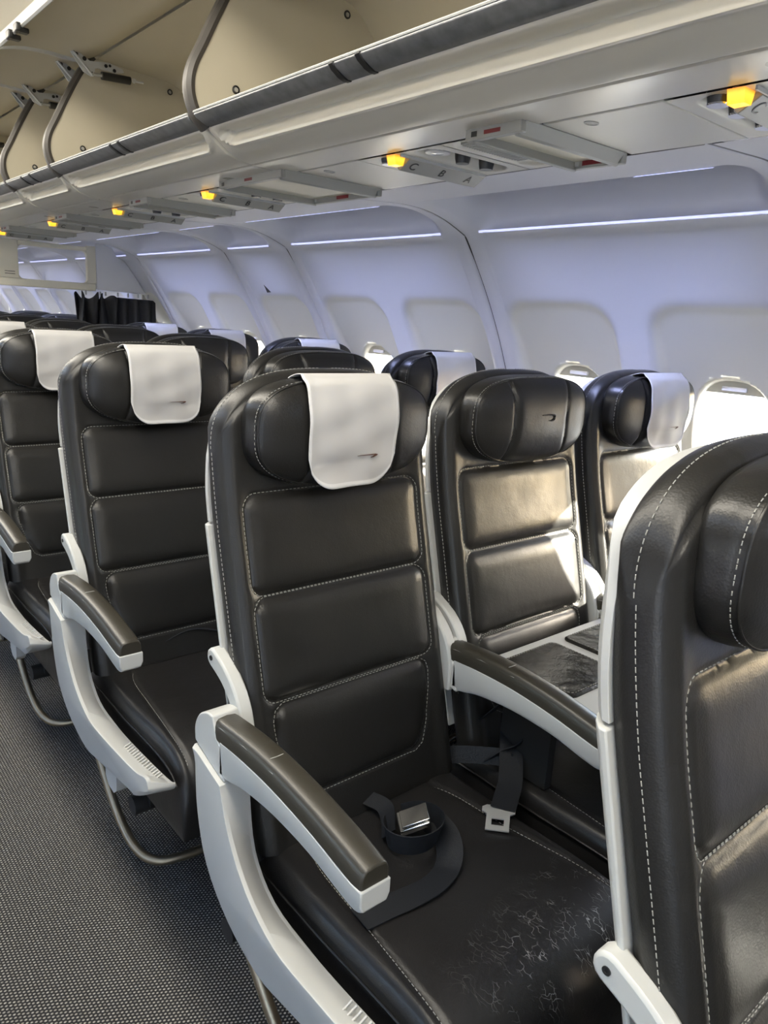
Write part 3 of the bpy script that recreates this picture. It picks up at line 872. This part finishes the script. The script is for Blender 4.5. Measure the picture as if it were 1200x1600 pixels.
for n, ((r, c), lab) in enumerate(CW.items()):
    o = link('headrest_cover', COV[n % 3]); m = o.modifiers.new('thick', 'SOLIDIFY'); m.thickness = .0014; m.offset = 0
    dx = .010 if c == 2 else (-.006 if r == 1 else .004)
    o.location = (c*SPAN+dx, (r-1)*PITCH, 0); o.rotation_euler = (0, math.radians((2.2, -.8, 1.2)[n % 3]) if False else 0, 0)
    tag(o, lab, 'headrest cover', 'white headrest covers')
    if r <= 3:
        k = link('ribbon_mark', ME['print'], o, (.022, .0165, 1.117)); k['label'] = 'bronze ribbon-shaped mark'

# the right-edge seat's cover shows only its edge
o = link('headrest_cover', COV[1]); m = o.modifiers.new('thick', 'SOLIDIFY'); m.thickness = .0014; m.offset = 0
o.location = (.012, -PITCH, 0); tag(o, 'white headrest cover cut by the right picture edge', 'headrest cover', 'white headrest covers')

# ------------------------------------------------------------------ seat belts on the seats
def cz(x, y, h=.003): return cush_z(x, y)+h
st = SEATS[1, 0]
mb = MB()
path = [(-.222, -.02, .455), (-.20, -.03, .475), (-.16, -.02, cz(-.16, -.02, .012)), (-.10, -.005, cz(-.1, -.005, .022)), (-.05, -.01, cz(-.05, -.01, .030)), (-.012, -.03, cz(-.01, -.03, .020))]
mb.ribbon(smooth_path(path, 6), (.25, .9, .1), .048, .0018)
b1 = mb.build('seat_belt', BELT, st, angle=60)
mb = MB()                                 # loose end: loops round on edge and lies flat towards the front
loop = []; wd = []
cx_, cy_ = -.003, -.175
for k in range(25):
    a = math.radians(75-k*13.0); r = .046-.0*k
    loop.append((cx_+.050*math.cos(a)+.006, cy_+.044*math.sin(a), cz(0, -.17, .026+.010*math.sin(k/24*PI)))); wd.append((.25*math.cos(a), .25*math.sin(a), 1))
mb.ribbon(loop, wd, .044, .0018)
b2 = mb.build('seat_belt', BELT, st, angle=60)
mb = MB(); P = smooth_path([(-.012, -.03, cz(-.01, -.03, .018)), (.0, -.06, cz(0, -.06, .020)), (.006, -.10, cz(0, -.1, .022)), (-.030, -.150, cz(-.03, -.15, .020))], 6)
mb.ribbon(P, [(.8, .5, .35)]*len(P), .030, .0018); mb.build('seat_belt', BELT, st, angle=60)
mb = MB()
P = smooth_path([(.052, -.172, 0), (.045, -.215, 0), (.018, -.250, 0), (-.03, -.268, 0), (-.08, -.268, 0), (-.13, -.262, 0), (-.178, -.258, 0)], 8)
P = [Vector((p.x, p.y, cz(p.x, p.y, .004+.020*ss(.0, .055, p.x)))) for p in P]
wd = [(Vector((math.cos(a), math.sin(a), .7*(1-k/(len(P)-1))**2))) for k, a in enumerate([math.radians(lerp(10, -100, min(1, k/(len(P)*.55)))) for k in range(len(P))])]
mb.ribbon(P, [tuple(w) for w in wd], .046, .0018); mb.build('seat_belt', BELT, st, angle=60)
# buckle: chrome box with its lifting flap
R = Matrix.Rotation(math.radians(-35), 3, 'Z') @ Matrix.Rotation(math.radians(-22), 3, 'Y') @ Matrix.Rotation(math.radians(12), 3, 'X')
bk = MB().box((0, 0, 0), (.054, .044, .011), R).build('buckle', CHROME, b2, .002, 30, loc=(.012, -.165, cz(.01, -.16, .040)))
q = MB().box(R @ Vector((.004, 0, .0085)), (.050, .036, .004), R).build('buckle_flap', CHROME, b2, .0012, 30, loc=bk.location)
tz = lambda x, y: cz(x, y, .004)
mb = MB()                                 # tongue half on the right of the cushion
P = smooth_path([(.186, -.219, .488), (.215, -.202, .492), (.248, -.182, .500), (.285, -.150, .520), (.318, -.120, .545), (.345, -.095, .57)], 6)
mb.ribbon(P, [(.62, -.78, -.05)]*len(P), .046, .0022)
P = smooth_path([(.205, .0, .470), (.235, -.045, .492), (.262, -.085, .502), (.290, -.128, .508), (.285, -.150, .512)], 6)
mb.ribbon(P, [(.35, .15, .9)]*len(P), .034, .0018); b3 = mb.build('seat_belt', BELT, st, angle=60)
def tongue():
    mb = MB(); o = [(-.023, .062), (-.030, .055), (-.030, .046), (-.021, .040), (-.021, .0), (.021, .0), (.021, .040), (.030, .046), (.030, .055), (.023, .062)]
    hole = [(-.011, .012), (-.011, .029), (.011, .029), (.011, .012)]
    # plate as bars round the slot
    def plate(pts): mb.loft([[(x, y, z) for x, y in pts] for z in (0, .0026)])
    plate([(-.021, 0), (.021, 0), (.021, .012), (-.021, .012)]); plate([(-.021, .012), (-.011, .012), (-.011, .029), (-.021, .029)])
    plate([(.011, .012), (.021, .012), (.021, .029), (.011, .029)]); plate([(-.021, .029), (.021, .029), (.021, .040), (.030, .046), (.030, .056), (.022, .062), (-.022, .062), (-.030, .056), (-.030, .046), (-.021, .040)])
    return mb
tg = tongue().build('buckle_tongue', TONGUE, b3, loc=(.142, -.245, cz(.15, -.24, .004)), fix=False)
tg.rotation_euler = (math.radians(6), math.radians(-4), math.radians(-52))
tg['label'] = 'pale metal belt tongue with a slot'
mb = MB()                                 # strap of the middle seat rising behind the armrest
P = smooth_path([(.30, .02, .47), (.315, -.03, .53), (.335, -.07, .585), (.36, -.09, .62)], 6); mb.ribbon(P, [(.8, .3, -.3)]*len(P), .046, .0018); mb.build('seat_belt', BELT, SEATS[1, 1], angle=60, loc=(-SPAN, 0, 0))
mb = MB(); P = smooth_path([(.285, -.10, .485), (.30, -.13, .52), (.33, -.16, .55), (.355, -.15, .57), (.37, -.13, .60)], 6); mb.ribbon(P, [(.8, -.4, .2)]*len(P), .046, .0018); mb.build('seat_belt', BELT, SEATS[1, 1], angle=60, loc=(-SPAN, 0, 0))
for r in (2, 3): link('seat_belt', ME['belt'], SEATS[r, 0])

# ------------------------------------------------------------------ tray console over the middle seat
tt = empty('seat_tray', (SPAN, 0, 0)); tag(tt, 'pale grey tray with two dark leather pads over the nearest middle seat', 'tray')
def rr3(cx, cy, hx, hy, r, z, n=6):
    P = []
    for qx, qy, a0 in ((1, 1, 0), (-1, 1, 90), (-1, -1, 180), (1, -1, 270)):
        for k in range(n+1):
            a = math.radians(a0+90*k/n); P.append((cx+qx*(hx-r)+r*math.cos(a), cy+qy*(hy-r)+r*math.sin(a), z))
    return P
ZT = .690
MB().loft([rr3(0, -.195, .214, .145, .02, ZT-.024), rr3(0, -.195, .214, .145, .02, ZT)]).build('tray_top', SHELL, tt, .004)
for s in (-1, 1):
    pd = MB().loft([rr3(s*.104, -.166, .088, .090, .018, ZT), rr3(s*.104, -.166, .088, .090, .018, ZT+.003), rr3(s*.104, -.166, .084, .086, .016, ZT+.006)]).build('leather_pad', LEATHER_PAD, tt, 0, 30)
    mb = MB(); P = [(x, y, ZT+.0062) for x, y, z in rr3(s*.104, -.166, .081, .083, .015, 0)]; dashes(mb, P+[P[0]], out=(0, 0, 1)); tag(mb.build('stitching', THREAD, pd, fix=False), kind='stuff')
for s in (-1, 1): MB().box((s*.18, -.16, .575), (.02, .12, .19)).build('tray_leg', UNDER, tt)

# ------------------------------------------------------------------ overhead bins
TRIMY = [-2.0, -.70, .57, 1.485, 1.965, 2.88, 3.80, 4.72, 5.64, 6.56]
SEC = [(.0, 1.700), (-.022, 1.722), (-.035, 1.760), (-.030, 1.800), (-.005, 1.850), (.028, 1.915), (.070, 1.988), (.105, 2.03)]
LIPP = [(.0, 1.701), (.004, 1.694), (.022, 1.680), (.048, 1.662), (.072, 1.653), (.102, 1.647), (.15, 1.645), (.198, 1.645)]
def lip_mesh(L):
    """front lip: steep top band with a long scooped handle, then the flat underside"""
    mb = MB(); rough_ = smooth_path([(x, z, 0) for x, z in LIPP], 12); P = []
    cum = [0]
    for a, b in zip(rough_, rough_[1:]): cum.append(cum[-1]+(b-a).length)
    tab = list(zip(cum, rough_)); N = int(cum[-1]/.0024); path = []
    for k in range(N+1):
        q = cum[-1]*k/N; i = max(0, min(len(cum)-2, next((j for j in range(len(cum)-1) if cum[j+1] >= q), 0)))
        path.append((rough_[i].lerp(rough_[i+1], (q-cum[i])/(cum[i+1]-cum[i])), q))
    e = [.0012, .003, .006, .010]
    n = int(L/.0075); ysl = e+[.014+(L-.028)*k/n for k in range(n+1)]+[L-q for q in e[::-1]]
    for y in ysl:
        r = []
        for k, (p, q) in enumerate(path):
            t = (path[min(k+1, N)][0]-path[max(k-1, 0)][0]).normalized(); nx, nz = -t.y, t.x
            if nz < 0: nx, nz = -nx, -nz
            d = rrect_sdf(y, q, L/2, .008, L/2-.030, .036, .030)
            o = .021*ss(.0005, -.0055, d)*ss(.003, .038, q)
            o -= .0060*math.exp(-((d-.0050)/.0042)**2)*ss(.010, .024, q)
            o += .004*(1-ss(.001, .006, min(y, L-y)))
            o += .0045*math.exp(-((q-.122)/.0016)**2)
            r.append((p.x+nx*o, y, p.y+nz*o))
        P.append(r)
    mb.grid(P); return mb.mesh('front_lip', BINFRONT, 50, False)
def hinge_bracket():
    """perforated white hinge plate with its pivot and stay bar"""
    mb = MB()
    pl = [(.096, 1.982), (.074, 1.990), (.040, 2.034), (.048, 2.040), (.070, 2.035), (.094, 2.022), (.122, 2.026), (.128, 2.012), (.108, 2.005), (.104, 1.984)]
    mb.loft([[(x, y, z) for x, z in pl] for y in (0, .004)])
    mb.tube([(.098, -.004, 1.985), (.044, -.004, 2.036)], .0035, 6)
    pl2 = [(.118, 2.008), (.120, 2.026), (.150, 2.030), (.190, 2.022), (.195, 2.014), (.17, 2.006)]
    mb.loft([[(x, y, z) for x, z in pl2] for y in (.001, .005)])
    return mb.mesh('hinge_bracket', SHELL, 30)
def hinge_holes():
    mb = MB()
    for x, z, r in ((.056, 2.031, .0045), (.078, 2.024, .006), (.140, 2.019, .005), (.152, 2.022, .004), (.165, 2.012, .005), (.099, 1.990, .0045)):
        mb.lathe([(.0001, 0), (r, 0), (r, .0012), (.0001, .0012)], (x, -.001, z), (0, -1, 0), 10)
    return mb.mesh('hinge_hole', DARK, 30)
HB_, HH_ = hinge_bracket(), hinge_holes()
def draw_in(me):
    for v in me.vertices: v.co.x = -.7725+.972*(v.co.x+.7725); v.co.z = 1.3417+.972*(v.co.z-1.3417)
    return me
STRUT = MB().lathe([(.0001, 0), (.0112, 0), (.0112, .085), (.0001, .085)], (.124, 0, 1.9885), (1, 0, .06), 14).mesh('gas_strut', DARK, 40)
STRUT_ROD = MB().tube([(.098, 0, 1.987), (.126, 0, 1.9887)], .005, 8).mesh('strut_rod', GREYBAR, 40)
STRUT_END = MB().tube([(.208, 0, 1.994), (.250, 0, 1.997)], .0032, 8).lathe([(.0001, 0), (.007, 0), (.007, .004), (.0001, .004)], (.218, -.004, 1.9945), (0, -1, 0), 10).mesh('strut_end', SHELL, 40)
for _m in (HB_, HH_, STRUT, STRUT_ROD, STRUT_END): draw_in(_m)
BOLT = MB().lathe([(.0001, 0), (.0085, 0), (.0085, .002), (.006, .003), (.0055, .001), (.0001, .001)], (0, 0, 0), (0, -1, 0), 16).mesh('fastener', DARK, 30)
BOLTIN = MB().lathe([(.0001, 0), (.005, 0), (.004, .0022), (.0001, .0022)], (0, -.0012, 0), (0, -1, 0), 12).mesh('fastener_head', GREYBAR, 30)
BW = ['ahead of the camera, outside the picture', 'above the nearest row, cut by the top of the picture', 'second from the right, over the second row', 'third along, the short one',
      'fourth along, before the curtain', 'above the curtain', 'beyond the curtain, nearest', 'beyond the curtain, second', 'beyond the curtain, farthest']
for i in range(len(TRIMY)-1):
    ya, yb = TRIMY[i], TRIMY[i+1]; L = yb-ya; closed = False
    b = empty('overhead_bin', (0, ya, 0))
    tag(b, 'open cream overhead luggage bin '+BW[i], 'overhead bin', 'open overhead bins on the window side')
    link('front_lip', lip_mesh(L), b)
    # box: floor, back, roof
    mb = MB(); prof = smooth_path([(.002, 1.712, 0), (.10, 1.712, 0), (.40, 1.712, 0), (.50, 1.72, 0), (.505, 1.80, 0), (.455, 1.915, 0), (.40, 1.975, 0), (.348, 2.012, 0), (.24, 2.022, 0), (.112, 2.030, 0)], 4)
    mb.grid([[(p.x, y, p.y) for p in prof] for y in (.004, L-.004)]); mb.build('bin_liner', BIN, b, fix=False, angle=50)
    # far end wall, the one that faces the camera
    out = [(p.x, p.y) for p in prof]+SEC[::-1]
    mb = MB().loft([[(x, L-.012, z) for x, z in out], [(x, L-.002, z) for x, z in out]]); mb.build('end_wall', BIN, b, angle=30)
    mb = MB().loft([[(x, .002, z) for x, z in out], [(x, .010, z) for x, z in out]]); mb.build('end_wall', BIN, b, angle=30)
    # grey rubber edge trim that runs up the front of the end wall
    path = smooth_path([(x, L, z) for x, z in SEC], 5); loops = []
    for k, p in enumerate(path):
        t = (path[min(k+1, len(path)-1)]-path[max(k-1, 0)]).normalized(); n = Vector((-t.z, 0, t.x)); w = .013
        loops.append([tuple(p+n*a+Vector((0, bb, 0))) for a, bb in ((-.004, -.014), (.004, -.015), (.012, -.009), (.0135, 0), (.012, .009), (.004, .015), (-.004, .014))])
    MB().loft(loops).build('edge_trim', TRIM, b, angle=40)
    # dark steel sill rail with its jointing sleeves
    def railsec(g): return [(.012, 1.699-g*.5), (-.006-g, 1.699-g*.6), (-.016-g, 1.703-g), (-.030-g, 1.710-g*.4), (-.036-g, 1.716), (-.032, 1.721+g), (-.012, 1.718+g), (.010, 1.708)]
    rl = MB().loft([[(x, y, z) for x, z in railsec(0)] for y in (.014, L-.014)]).build('sill_rail', RAIL, b, .002)
    for f in ((.570, .622) if i == 1 else (.42, .475) if L > .7 else (.42, .60)):
        MB().loft([[(x, y, z) for x, z in railsec(.0022)] for y in (L*f-.006, L*f+.006)]).build('rail_sleeve', DARK, rl, .001)
    MB().tube([(-.0345, .014, 1.7205), (-.0345, L-.014, 1.7205)], .0022, 6).build('rail_bead', SHELL, rl)
    # door swung up over the aisle
    prof = smooth_path([(.108, 2.034, 0), (.06, 2.017, 0), (-.02, 2.018, 0), (-.09, 2.013, 0), (-.150, 1.998, 0)], 6)
    lo = [(p.x, p.y) for p in prof]; hi = [(p.x+.004, p.y+.018) for p in prof][::-1]
    d = MB().loft([[(x, y, z) for x, z in lo+hi] for y in (.010, L-.010)]).build('door', BIN, b, .003, 40)
    MB().loft([[(x, y, z-.004) for x, z in lo+[(p.x+.004, p.y+.021) for p in prof][::-1]] for y in (.003, .011)]).build('door_edge', SHELL, d, 0, 40)
    MB().loft([[(-.150+dx, y, 1.998+dz) for dx, dz in ((0, -.004), (-.006, 0), (-.004, .026), (.006, .026), (.006, 0))] for y in (.01, L-.01)]).build('door_edge', SHELL, d, .001)
    for dy in (-.036, .036):
        mb = MB(); mb.box((-.146, L*.80+dy, 1.990), (.024, .022, .012)); mb.box((-.160, L*.80+dy, 1.994), (.012, .030, .020)); mb.build('latch', DARK, d, .003)
    for y, fl_ in ((.060, 1), (L-.072, 1)):
        hb = link('hinge_bracket', HB_, b, (0, y, 0)); tag(link('hinge_hole', HH_, hb), kind='stuff')
        sx = link('gas_strut', STRUT, b, (0, y-.008, 0)); link('strut_rod', STRUT_ROD, sx); link('strut_end', STRUT_END, sx)
    for x, z in ((.335, 1.990), (.06, 1.78)):
        q = link('fastener', BOLT, b, (x, L-.0125, z)); link('fastener_head', BOLTIN, q)
        if x < .1: q.hide_render = False

# ------------------------------------------------------------------ service panels under the bins
ZP = 1.645; XI, XO = .205, .455
PSY = [(-.473, 0), (.19, 1), (.96, 2), (1.60, 3), (2.29, 4), (3.05, 5)]   # y of each unit's lit amber lens
PW = ['at the right picture edge', 'above nearest row', 'above second row', 'above third row', 'above fourth row', 'above fifth row']
def slab(ya, yb, x0=XI, x1=XO, z=ZP, t=.010, g=.0015):
    return MB().box(((x0+x1)/2, (ya+yb)/2, z+t/2), (x1-x0-2*g, yb-ya-2*g, t))
def plate_with_ovals(ya, yb, ovals, z=ZP):
    """flat service plate with oval wells sunk into it (dense grid pressed upward)"""
    mb = MB(); nx = 72; ny = max(8, int((yb-ya)/.0042)); P = []
    for i in range(nx+1):
        x = lerp(XI+.0015, XO-.0015, i/nx); r = []
        for j in range(ny+1):
            y = lerp(ya+.0015, yb-.0015, j/ny); d = 0
            for cx, cy, hx, hy, dep in ovals:
                q = rrect_sdf(x, y, cx, cy, hx, hy, min(hx, hy)*.999); d = max(d, dep*ss(.002, -.010, q))
            r.append((x, y, z+d))
        P.append(r)
    mb.grid(P); return mb
LETTERS = {}
def letter(ch):
    if ch not in LETTERS:
        c = bpy.data.curves.new('letter', 'FONT'); c.body = ch; c.size = .026; c.extrude = .0003; c.align_x = 'CENTER'; c.align_y = 'CENTER'
        t = bpy.data.objects.new('tmp', c); COL.objects.link(t); bpy.context.view_layer.update()
        me = bpy.data.meshes.new_from_object(t.evaluated_get(bpy.context.evaluated_depsgraph_get())); bpy.data.objects.remove(t)
        me.materials.clear(); me.materials.append(DARK); LETTERS[ch] = me
    return LETTERS[ch]
def nozzle():
    return MB().lathe([(.0001, -.020), (.013, -.019), (.015, -.010), (.016, .0), (.024, .004), (.026, .010), (.0001, .012)], (0, 0, 0), (0, 0, 1), 18).mesh('air_nozzle', DARK, 40)
NOZ = nozzle()
NOZRING = MB().lathe([(.0105, -.0205), (.0135, -.0205), (.0145, -.0185), (.0110, -.0185)], (0, 0, 0), (0, 0, 1), 18).mesh('nozzle_ring', CHROME, 40)
LAMP_ = MB().lathe([(.0001, -.004), (.012, -.003), (.018, .0), (.0001, .004)], (0, 0, 0), (0, 0, 1), 20).mesh('lamp_lens', WHITELIT, 40)
LAMPR = MB().lathe([(.018, -.003), (.0235, -.002), (.0250, .006), (.018, .006)], (0, 0, 0), (0, 0, 1), 20).mesh('reading_lamp', SHELL, 40)
def lens_mesh():
    L = []
    for k, (x, zz_) in enumerate(((-.0155, .002), (-.010, -.015), (.010, -.015), (.0155, .002))): L.append((x, zz_))
    mb = MB(); mb.loft([[(x*.9, -.009, z) for x, z in L], [(x, .013, z) for x, z in L]])
    return mb.mesh('call_light', AMBER, 30)
LENS = lens_mesh()
for y, n in PSY:
    ya, yb = (y-.098, y+.135)
    u = empty('passenger_service_unit', (0, 0, 0)); 
    tag(u, 'grey overhead reading lamp unit with lit amber lens '+PW[n], 'service unit', 'passenger service units')
    b = plate_with_ovals(ya, yb, [((XI+XO)/2-.010, y+.074, .098, .030, .016), ((XI+XO)/2-.004, y-.038, .108, .036, .020)]).build('base_plate', PSUM, u, angle=60, fix=False)
    MB().loft([[(x, y+.036+q, ZP+z) for q, z in ((-.018, .002), (-.018, -.004), (.012, -.022), (.018, -.018), (.018, .002))] for x in (.240, .452)]).build('call_panel', GREYBAR, u, .0015)
    MB().box(((XI+XO)/2-.0, y+.0145, ZP-.002), (.235, .003, .006)).build('panel_joint', SHELL, u)
    for ch, x in zip('CBA', (.262, .340, .416)):
        l = link('letter', letter(ch), u, (x, y+.0325, ZP-.0136)); l.rotation_euler = (PI-math.atan2(.018, .030), 0, 0)
    lz = link('call_light', LENS, u, (.222, y+.036, ZP-.002)); lz['label'] = 'glowing amber call light'
    for x in (.232, .292, .372):
        nz = link('air_nozzle', NOZ, u, (x, y+.072, ZP+.010)); link('nozzle_ring', NOZRING, nz)
    for x, tilt in ((.258, 0), (.325, 1), (.392, 1)):
        rl = link('reading_lamp', LAMPR if not tilt else NOZ, u, (x, y-.038, ZP+(.004 if not tilt else .014)))
        if not tilt: link('lamp_lens', LAMP_, rl)
    # speaker grille plate beside it
    ga = ya-.092 if n != 2 else ya-.03
    if n in (1, 3, 4, 0, 5):
        sp = plate_with_ovals(ga, ya, [((XI+XO)/2-.008, (ga+ya)/2, .112, .036, .006)]).build('speaker_panel', PSUM, angle=60, fix=False)
        tag(sp, 'cream speaker panel with slotted oval grille '+PW[n], 'speaker', 'overhead speaker panels')
        mb = MB()
        for k in range(24):
            x = .236+.0068*k
            if x > .40: break
            hh = .030*math.sqrt(max(.05, 1-((x-.32)/.105)**4)); mb.box((x, (ga+ya)/2, ZP+.0045), (.0026, 2*hh, .004))
        tag(mb.build('grille_slot', PSUD, sp), kind='stuff')
    else: ga = ya
    # sign housing: hanging frame of four bars
    wide = n == 2
    sa, sb = {0: (ga-.13, ga-.01), 1: (-.125, -.02), 2: (.545, .815), 3: (ga-.15, ga-.03), 4: (ga-.13, ga-.01), 5: (ga-.13, ga-.01)}[n]
    sg = empty('sign_housing', (0, 0, 0)); tag(sg, 'grey %s hanging sign frame with red lettering %s' % ('wide' if wide else 'narrow', PW[n]), 'sign', 'overhead sign frames')
    zt_, zb_ = ZP+.002, ZP-.020
    for nm, yy, lean in (('long_bar', sa, -1), ('long_bar', sb, 1)):
        MB().loft([[(x, yy+q, z) for q, z in ((-.010, zt_), (-.009*lean-.004, zb_), (.004-.009*lean, zb_), (.010, zt_))] for x in (.168, .440)]).build(nm, GREYBAR, sg, .003)
    for nm, x in (('end_block', .168), ('end_block', .440)):
        eb = MB().box((x, (sa+sb)/2, (zt_+zb_)/2+.002), (.014, sb-sa+.012, .019)).build(nm, GREYBAR, sg, .002)
        for s in (-1, 1):
            if x < .3: MB().box((x-.0072, (sa+sb)/2+.0, ZP-.008), (.001, .034, .006)).build('red_lettering', REDS, eb) if s == 1 else None
            else: MB().box((x-.0072, (sa+sb)/2, ZP-.008), (.001, .050, .008)).build('red_lettering', REDS, eb) if s == 1 else None
        MB().box((x-.0072, sb-.014, ZP-.008), (.001, .012, .008)).build('red_lettering', DARK if x < .3 else SHELL, eb)
    slab(sa+.004, sb-.004, .175, .435, ZP-.004, .006).build('sign_panel', CREAM, sg, .001)
    # blank panel with its release button, up to the next unit nearer the camera
    nxt = (PSY[n-1][0]+.135) if n else -1.35
    if nxt < sa-.03:
        bp_ = slab(nxt, sa-.008, z=ZP).build('blank_panel', PSUM, bevel=.002)
        tag(bp_, 'plain cream overhead panel with oval button beside sign frame '+PW[n], 'overhead panel', 'blank overhead panels')
        mb = MB(); loops = []
        for r_, z in ((1, ZP+.001), (1, ZP-.0012), (.8, ZP-.0012), (.8, ZP-.0004)):
            loops.append([(.240+.014*r_*math.cos(a), sa-.075+.010*r_*math.sin(a), z) for a in [2*PI*k/20 for k in range(20)]])
        mb.loft(loops); mb.build('release_button', PSUD, bp_)
    if sb+.012 < ga-.004:
        q = slab(sb+.012, ga).build('filler_panel', PSUM, bevel=.001); tag(q, 'short cream filler strip between sign and unit '+PW[n], 'overhead panel', 'filler strips')
far = slab(3.2, Y1).build('trim_3', PSUM); tag(far, 'cream service channel beyond the curtain', None, None, 'structure')
bk_ = MB().grid([[(x, y, z) for y in (Y0, Y1)] for x, z in ((.045, 1.708), (.10, 1.690), (.14, 1.672), (.66, 1.672))]).build('trim_4', DARK, fix=False); tag(bk_, 'dark channel above the service panels', None, None, 'structure')

# ------------------------------------------------------------------ divider and curtain
YD = 3.46
dv = empty('cabin_divider', (0, YD, 0)); tag(dv, 'cream cabin divider with rounded cutout above the black curtain', 'divider')
def arch(xa, xb, zlo, n=14):
    """outline from zlo up to the lining between xa and xb"""
    P = [(xa, zlo), (xb, zlo)]
    return P
# framed part with the cutout: four bars
def bar(x0, x1, z0, z1, nm, m, t=.03): MB().box(((x0+x1)/2, 0, (z0+z1)/2), (x1-x0, t, z1-z0)).build(nm, m, dv, .004)
bar(.10, .78, 1.405, 1.445, 'lower_rail', CREAM); bar(.10, .38, 1.445, 1.64, 'left_stile', CREAM); bar(.735, .785, 1.445, 1.645, 'right_stile', CREAM); bar(.38, .735, 1.615, 1.638, 'upper_rail', CREAM)
for cx_, cz_, a0 in ((.38, 1.445, 180), (.735, 1.445, 270), (.735, 1.615, 0), (.38, 1.615, 90)):       # rounded corners of the cutout
    r_ = .022; qx, qz = (r_ if cx_ < .5 else -r_), (r_ if cz_ < 1.5 else -r_)
    O = [(cx_, cz_)]+[(cx_+qx+r_*math.cos(math.radians(a0+90*k/6)), cz_+qz+r_*math.sin(math.radians(a0+90*k/6))) for k in range(7)]
    MB().loft([[(x, y, z) for x, z in O] for y in (-.0145, .0145)]).build('corner_fillet', CREAM, dv)
for z in (1.478, 1.466): MB().box((.335, -.0155, z), (.05, .001, .003)).build('vent_slot', DARK, dv)
pts = [(.785, 1.415)]+[(wall_x(z)-.002, z) for z in (1.405, 1.45, 1.5, 1.55, 1.58)]+[(.905, 1.60), (.88, 1.645), (.82, 1.66), (.785, 1.66)]
MB().loft([[(x, y, z) for x, z in pts] for y in (-.012, .012)]).build('side_panel', DIVW, dv, .003)
pts = [(1.09, .3)]+[(wall_x(z)-.002, z) for z in [.3+.1*k for k in range(12)]]+[(1.06, 1.405)]
MB().loft([[(x, y, z) for x, z in pts] for y in (.02, .04)]).build('lower_panel', CREAM, dv, .003)
ct = empty('curtain', (0, YD-.02, 0)); tag(ct, 'black pleated curtain hanging from the divider rail', 'curtain')
mb = MB(); P = []
for i in range(161):
    t = i/160; x = lerp(.655, 1.125, t); r = []
    fold = (1-ss(.25, .6, t))
    for j in range(31):
        v = j/30; z = 1.385-.012*t-.82*v
        a = lerp(17, 15, t); amp = lerp(.032, .014, ss(.1, .75, t))
        y = amp*math.sin(t*PI*a+.6*math.sin(v*4))+.012*fold*math.sin(v*16+t*22)*(1-v)
        zz2 = z+(.020*math.sin(t*60)*fold*(1-v)**3)-.016*fold*ss(.0, .05, t)*(1-ss(.05, .10, t))*(1-v)
        r.append((x+.018*fold*math.sin(v*9+t*30)*(1-v), y, zz2))
    P.append(r)
mb.grid(P); o = mb.build('drape', CURT, ct, fix=False, angle=80); m = o.modifiers.new('t', 'SOLIDIFY'); m.thickness = .003
for x in (.72, .80, .83, .90, .96, 1.02, 1.08): MB().box((x, 0, 1.394), (.008, .008, .022)).build('hook', SHELL, ct)
